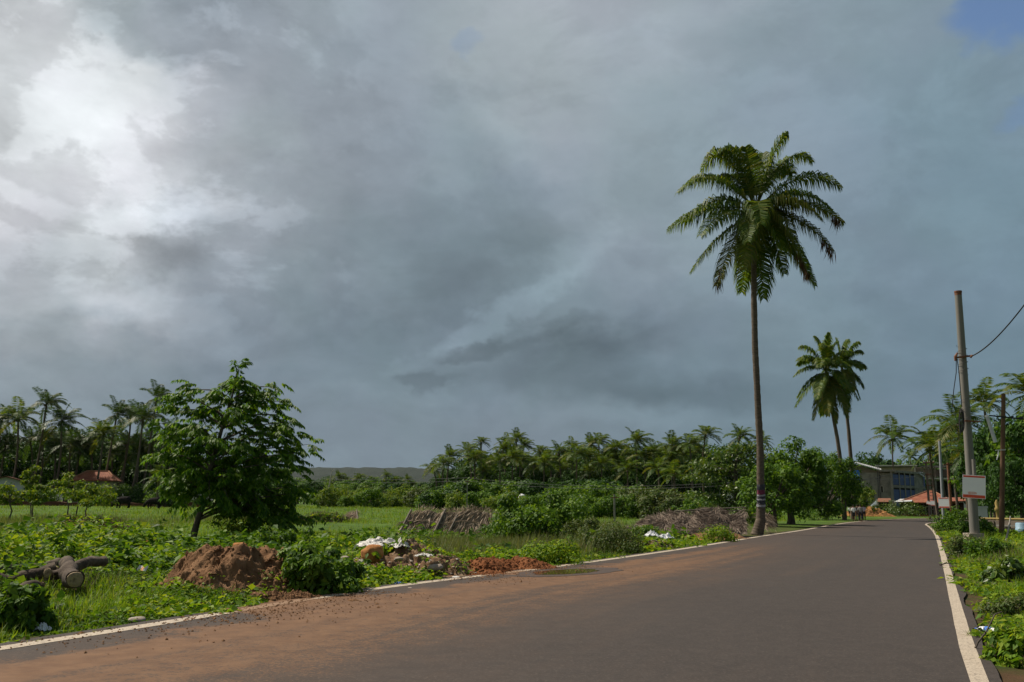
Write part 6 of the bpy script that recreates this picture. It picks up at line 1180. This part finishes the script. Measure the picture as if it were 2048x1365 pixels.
for k, (px, py, ty) in enumerate([(1190, 1078, 1048), (752, 1023, 1005), (690, 1018, 1001), (648, 1018, 1000), (1538, 1052, 1032), (1550, 1052, 1034)]):
    b = gp(px, py); b[2] = -.05; m = MB(); h = hpx(px, ty, b[1]); m.tube([[0, 0, 0], [.01, 0, h*.5], [0, 0, h]], [.07, .065, .055], 7); tag(m.build('fence_post', M['grey_wood'], None, True, b), ['grey wooden fence post by the white line before the dark fine-leaved bush', 'short fence post in the field below the yellow green bushes', 'fence post in the field left of the yellow green bushes', 'fence post beyond the brush mound in the field', 'short fence post just right of the tall palm trunk', 'second short fence post right of the tall palm trunk'][k], 'post')
b = foot(655, 210); t = thing('dead_palm_trunk', 'bare leaning dead trunk standing before the far tree belt', 'tree', b); h = hpx(661, 948, 210); MB().tube([[0, 0, 0], [.2, 0, h*.5], [.75, 0, h]], [.2, .17, .1], 7).build('trunk', M['grey_pale'], t, True); m = MB(); m.tube([[.75, 0, h*.98], [.3, 0, h+.7]], [.08, .03], 5); m.tube([[.75, 0, h*.98], [1.2, 0, h+.6]], [.08, .03], 5); m.build('branch', M['grey_pale'], t)

# ------------------------------------------------------------------ people and buffaloes
def skin(name, verts, edges, radii, mat, parent=None, sub=2):
    me = bpy.data.meshes.new(name); me.from_pydata([tuple(v) for v in verts], edges, []); me.materials.append(mat); o = link(name, me, parent)
    o.modifiers.new('skin', 'SKIN'); me.skin_vertices or None
    for i, r in enumerate(radii): me.skin_vertices[0].data[i].radius = (r, r) if np.isscalar(r) else r
    me.skin_vertices[0].data[0].use_root = True; sb = o.modifiers.new('sub', 'SUBSURF'); sb.levels = sb.render_levels = sub
    for p in me.polygons: p.use_smooth = True
    o.modifiers['skin'].use_smooth_shade = True; return o
def person(px, py, label, shirt, pants, step, h=1.5, yaw=0, arms=.05, bag=False):
    b = gp(px, py); k = h/1.7; st = step
    V = [(0, 0, .92), (0, .0, 1.12), (0, .0, 1.32), (0, .0, 1.44), (0, .02, 1.50), (0, .03, 1.60), (0, .02, 1.68),
         (-.09, 0, .88), (-.10, st*.5, .50), (-.10, st*.9-.04, .08), (-.10, st*.9+.12, .03), (.09, 0, .88), (.10, -st*.35, .50), (.10, -st*.9-.03, .10), (.10, -st*.9+.12, .03),
         (-.18, 0, 1.40), (-.22, -st*.3, 1.12), (-.23, -st*.2+.08, .88), (-.23, -st*.2+.10, .78), (.18, 0, 1.40), (.22, st*.3, 1.12), (.23, st*.4+.08, .88), (.23, st*.4+.10, .78)]
    Ed = [(0, 1), (1, 2), (2, 3), (3, 4), (4, 5), (5, 6), (0, 7), (7, 8), (8, 9), (9, 10), (0, 11), (11, 12), (12, 13), (13, 14), (3, 15), (15, 16), (16, 17), (17, 18), (3, 19), (19, 20), (20, 21), (21, 22)]
    R = [(.13, .10), (.13, .10), (.14, .10), (.12, .09), .055, .095, .075, .09, .06, .042, .035, .09, .06, .042, .035, .055, .042, .032, .036, .055, .042, .032, .036]
    V = np.array(V)*k; R = [tuple(np.array(r)*k) if not np.isscalar(r) else r*k for r in R]
    o = skin('person', V, Ed, R, M['skin']); o.location = b+[0, 0, .01]; o.rotation_euler = (0, 0, yaw); tag(o, label, 'person')
    sh = skin('shirt', V[[0, 1, 2, 3, 15, 16, 19, 20]]-[0, 0, .04*k], [(0, 1), (1, 2), (2, 3), (3, 4), (4, 5), (3, 6), (6, 7)], [(.155*k, .125*k), (.155*k, .12*k), (.165*k, .12*k), (.11*k, .10*k), .072*k, .06*k, .072*k, .06*k], shirt, o)
    lo = .78 if pants[1] else .45
    pt = skin('trousers', np.vstack([V[0]-[0, 0, .02*k], V[7], V[8]*(1-(1-lo)*0), V[11], V[12]] if pants[1] else [V[0]-[0, 0, .02*k], V[7], V[8], V[9]*[1, 1, 1.6], V[11], V[12], V[13]*[1, 1, 1.6]]), [(0, 1), (1, 2), (0, 3), (3, 4)] if pants[1] else [(0, 1), (1, 2), (2, 3), (0, 4), (4, 5), (5, 6)], [(.145*k, .115*k), .11*k, .085*k, .11*k, .085*k] if pants[1] else [(.145*k, .115*k), .11*k, .08*k, .06*k, .11*k, .08*k, .06*k], pants[0], o)
    hr = skin('hair', np.array([[0, .0, 1.575], [0, .005, 1.655], [0, .02, 1.69]])*k, [(0, 1), (1, 2)], [.096*k, .098*k, .075*k], M['hair'], o)
    if bag: m = MB(); m.box((-.15*k, -.27*k, 1.0*k), (.15*k, -.13*k, 1.38*k)); m.build('backpack', M['cloth_dark'], o)
    return o
person(1708.5, 1043.5, 'person in a bright white shirt and dark shorts walking at the left of the group', M['cloth_white'], (M['cloth_dark'], True), .18, 1.55, rad(-20))
person(1716, 1042, 'person in dark clothes walking in the middle of the group', M['cloth_dark'], (M['cloth_dark'], False), -.15, 1.6, rad(-22))
person(1722, 1043.5, 'person in a grey shirt and dark trousers walking in the group', M['cloth_grey'], (M['cloth_dark'], False), .16, 1.62, rad(-20), bag=False)
person(1728.5, 1041.5, 'person in a pale pinkish shirt walking nearest the middle of the road', M['cloth_pink'], (M['cloth_dark'], False), -.18, 1.62, rad(-22))
person(1700.5, 1036, 'person in a pale shirt half hidden behind the twin palm trunks', M['cloth_white'], (M['cloth_dark'], True), .1, 1.5, rad(-20))
def buffalo(px, py, label, sc=1.0, yaw=0.0, seed=0, head=.12):
    b = at(px, py, 105); b[2] = float(gz(b[0], b[1]))+.12; V = [(-.9, 0, 1.08), (-.3, 0, 1.0), (.35, 0, 1.04), (.75, 0, 1.06), (1.12, 0, .80), (1.35, 0, .46), (1.52, 0, head+.06), (-1.05, .0, 1.15)]; Ed = [(1, 0), (1, 2), (2, 3), (3, 4), (4, 5), (5, 6), (0, 7)]; R = [(.42, .42), (.52, .52), (.46, .48), (.34, .38), (.24, .26), (.19, .21), (.12, .12), .16]
    for x, y, fr in ((-.82, .2, 0), (-.70, -.2, 0), (.62, .18, 1), (.50, -.18, 1)):
        i = len(V); dx = .1 if y > 0 else -.05
        if fr: V += [(x, y, .82), (x+dx*.4, y, .42), (x+dx*.5, y, .10), (x+dx*.5+.04, y, .02)]; par = 3; rr = [.18, .11, .08, .09]
        else: V += [(x+.05, y, .80), (x-.14+dx*.4, y, .46), (x-.04+dx*.5, y, .12), (x+dx*.5+.0, y, .02)]; par = 0; rr = [.22, .12, .08, .09]
        Ed += [(par, i), (i, i+1), (i+1, i+2), (i+2, i+3)]; R += rr
    V = np.array(V)*sc; o = skin('buffalo', V[[1, 0]+list(range(2, len(V)))], [tuple({0: 1, 1: 0}.get(q, q) for q in e) for e in Ed], [tuple(np.array(r)*sc) if not np.isscalar(r) else r*sc for r in [R[1], R[0]]+R[2:]], M['buffalo']); o.location = b; o.rotation_euler = (0, 0, yaw); tag(o, label, 'buffalo', 'water buffaloes grazing in the field')
    for sgn in (-1, 1):
        MB().tube(np.array([(1.18, .10*sgn, .72), (1.12, .34*sgn, .74), (.98, .46*sgn, .86), (.82, .42*sgn, .98)])*sc, np.array([.055, .045, .032, .01])*sc, 7).build('horn', M['horn'], o, True); MB().leaves(np.array([[1.12, .12*sgn, .66]])*sc, unit(np.array([[-.3, sgn*1., -.25]])), unit(np.array([[.5, .2, .8]])), .24*sc, .12*sc).build('ear', M['buffalo'], o)
    MB().tube(np.array([(-1.12, 0, 1.10), (-1.22, .03, .85), (-1.2, .02, .55), (-1.18, 0, .38)])*sc, np.array([.035, .025, .02, .035])*sc, 6).build('tail', M['buffalo'], o, True)
buffalo(245, 1016.5, 'nearer and larger dark water buffalo grazing with its head to the left', .86, rad(176))
buffalo(307, 1014, 'smaller buffalo grazing next to the bushy tree', .80, rad(172), 1)
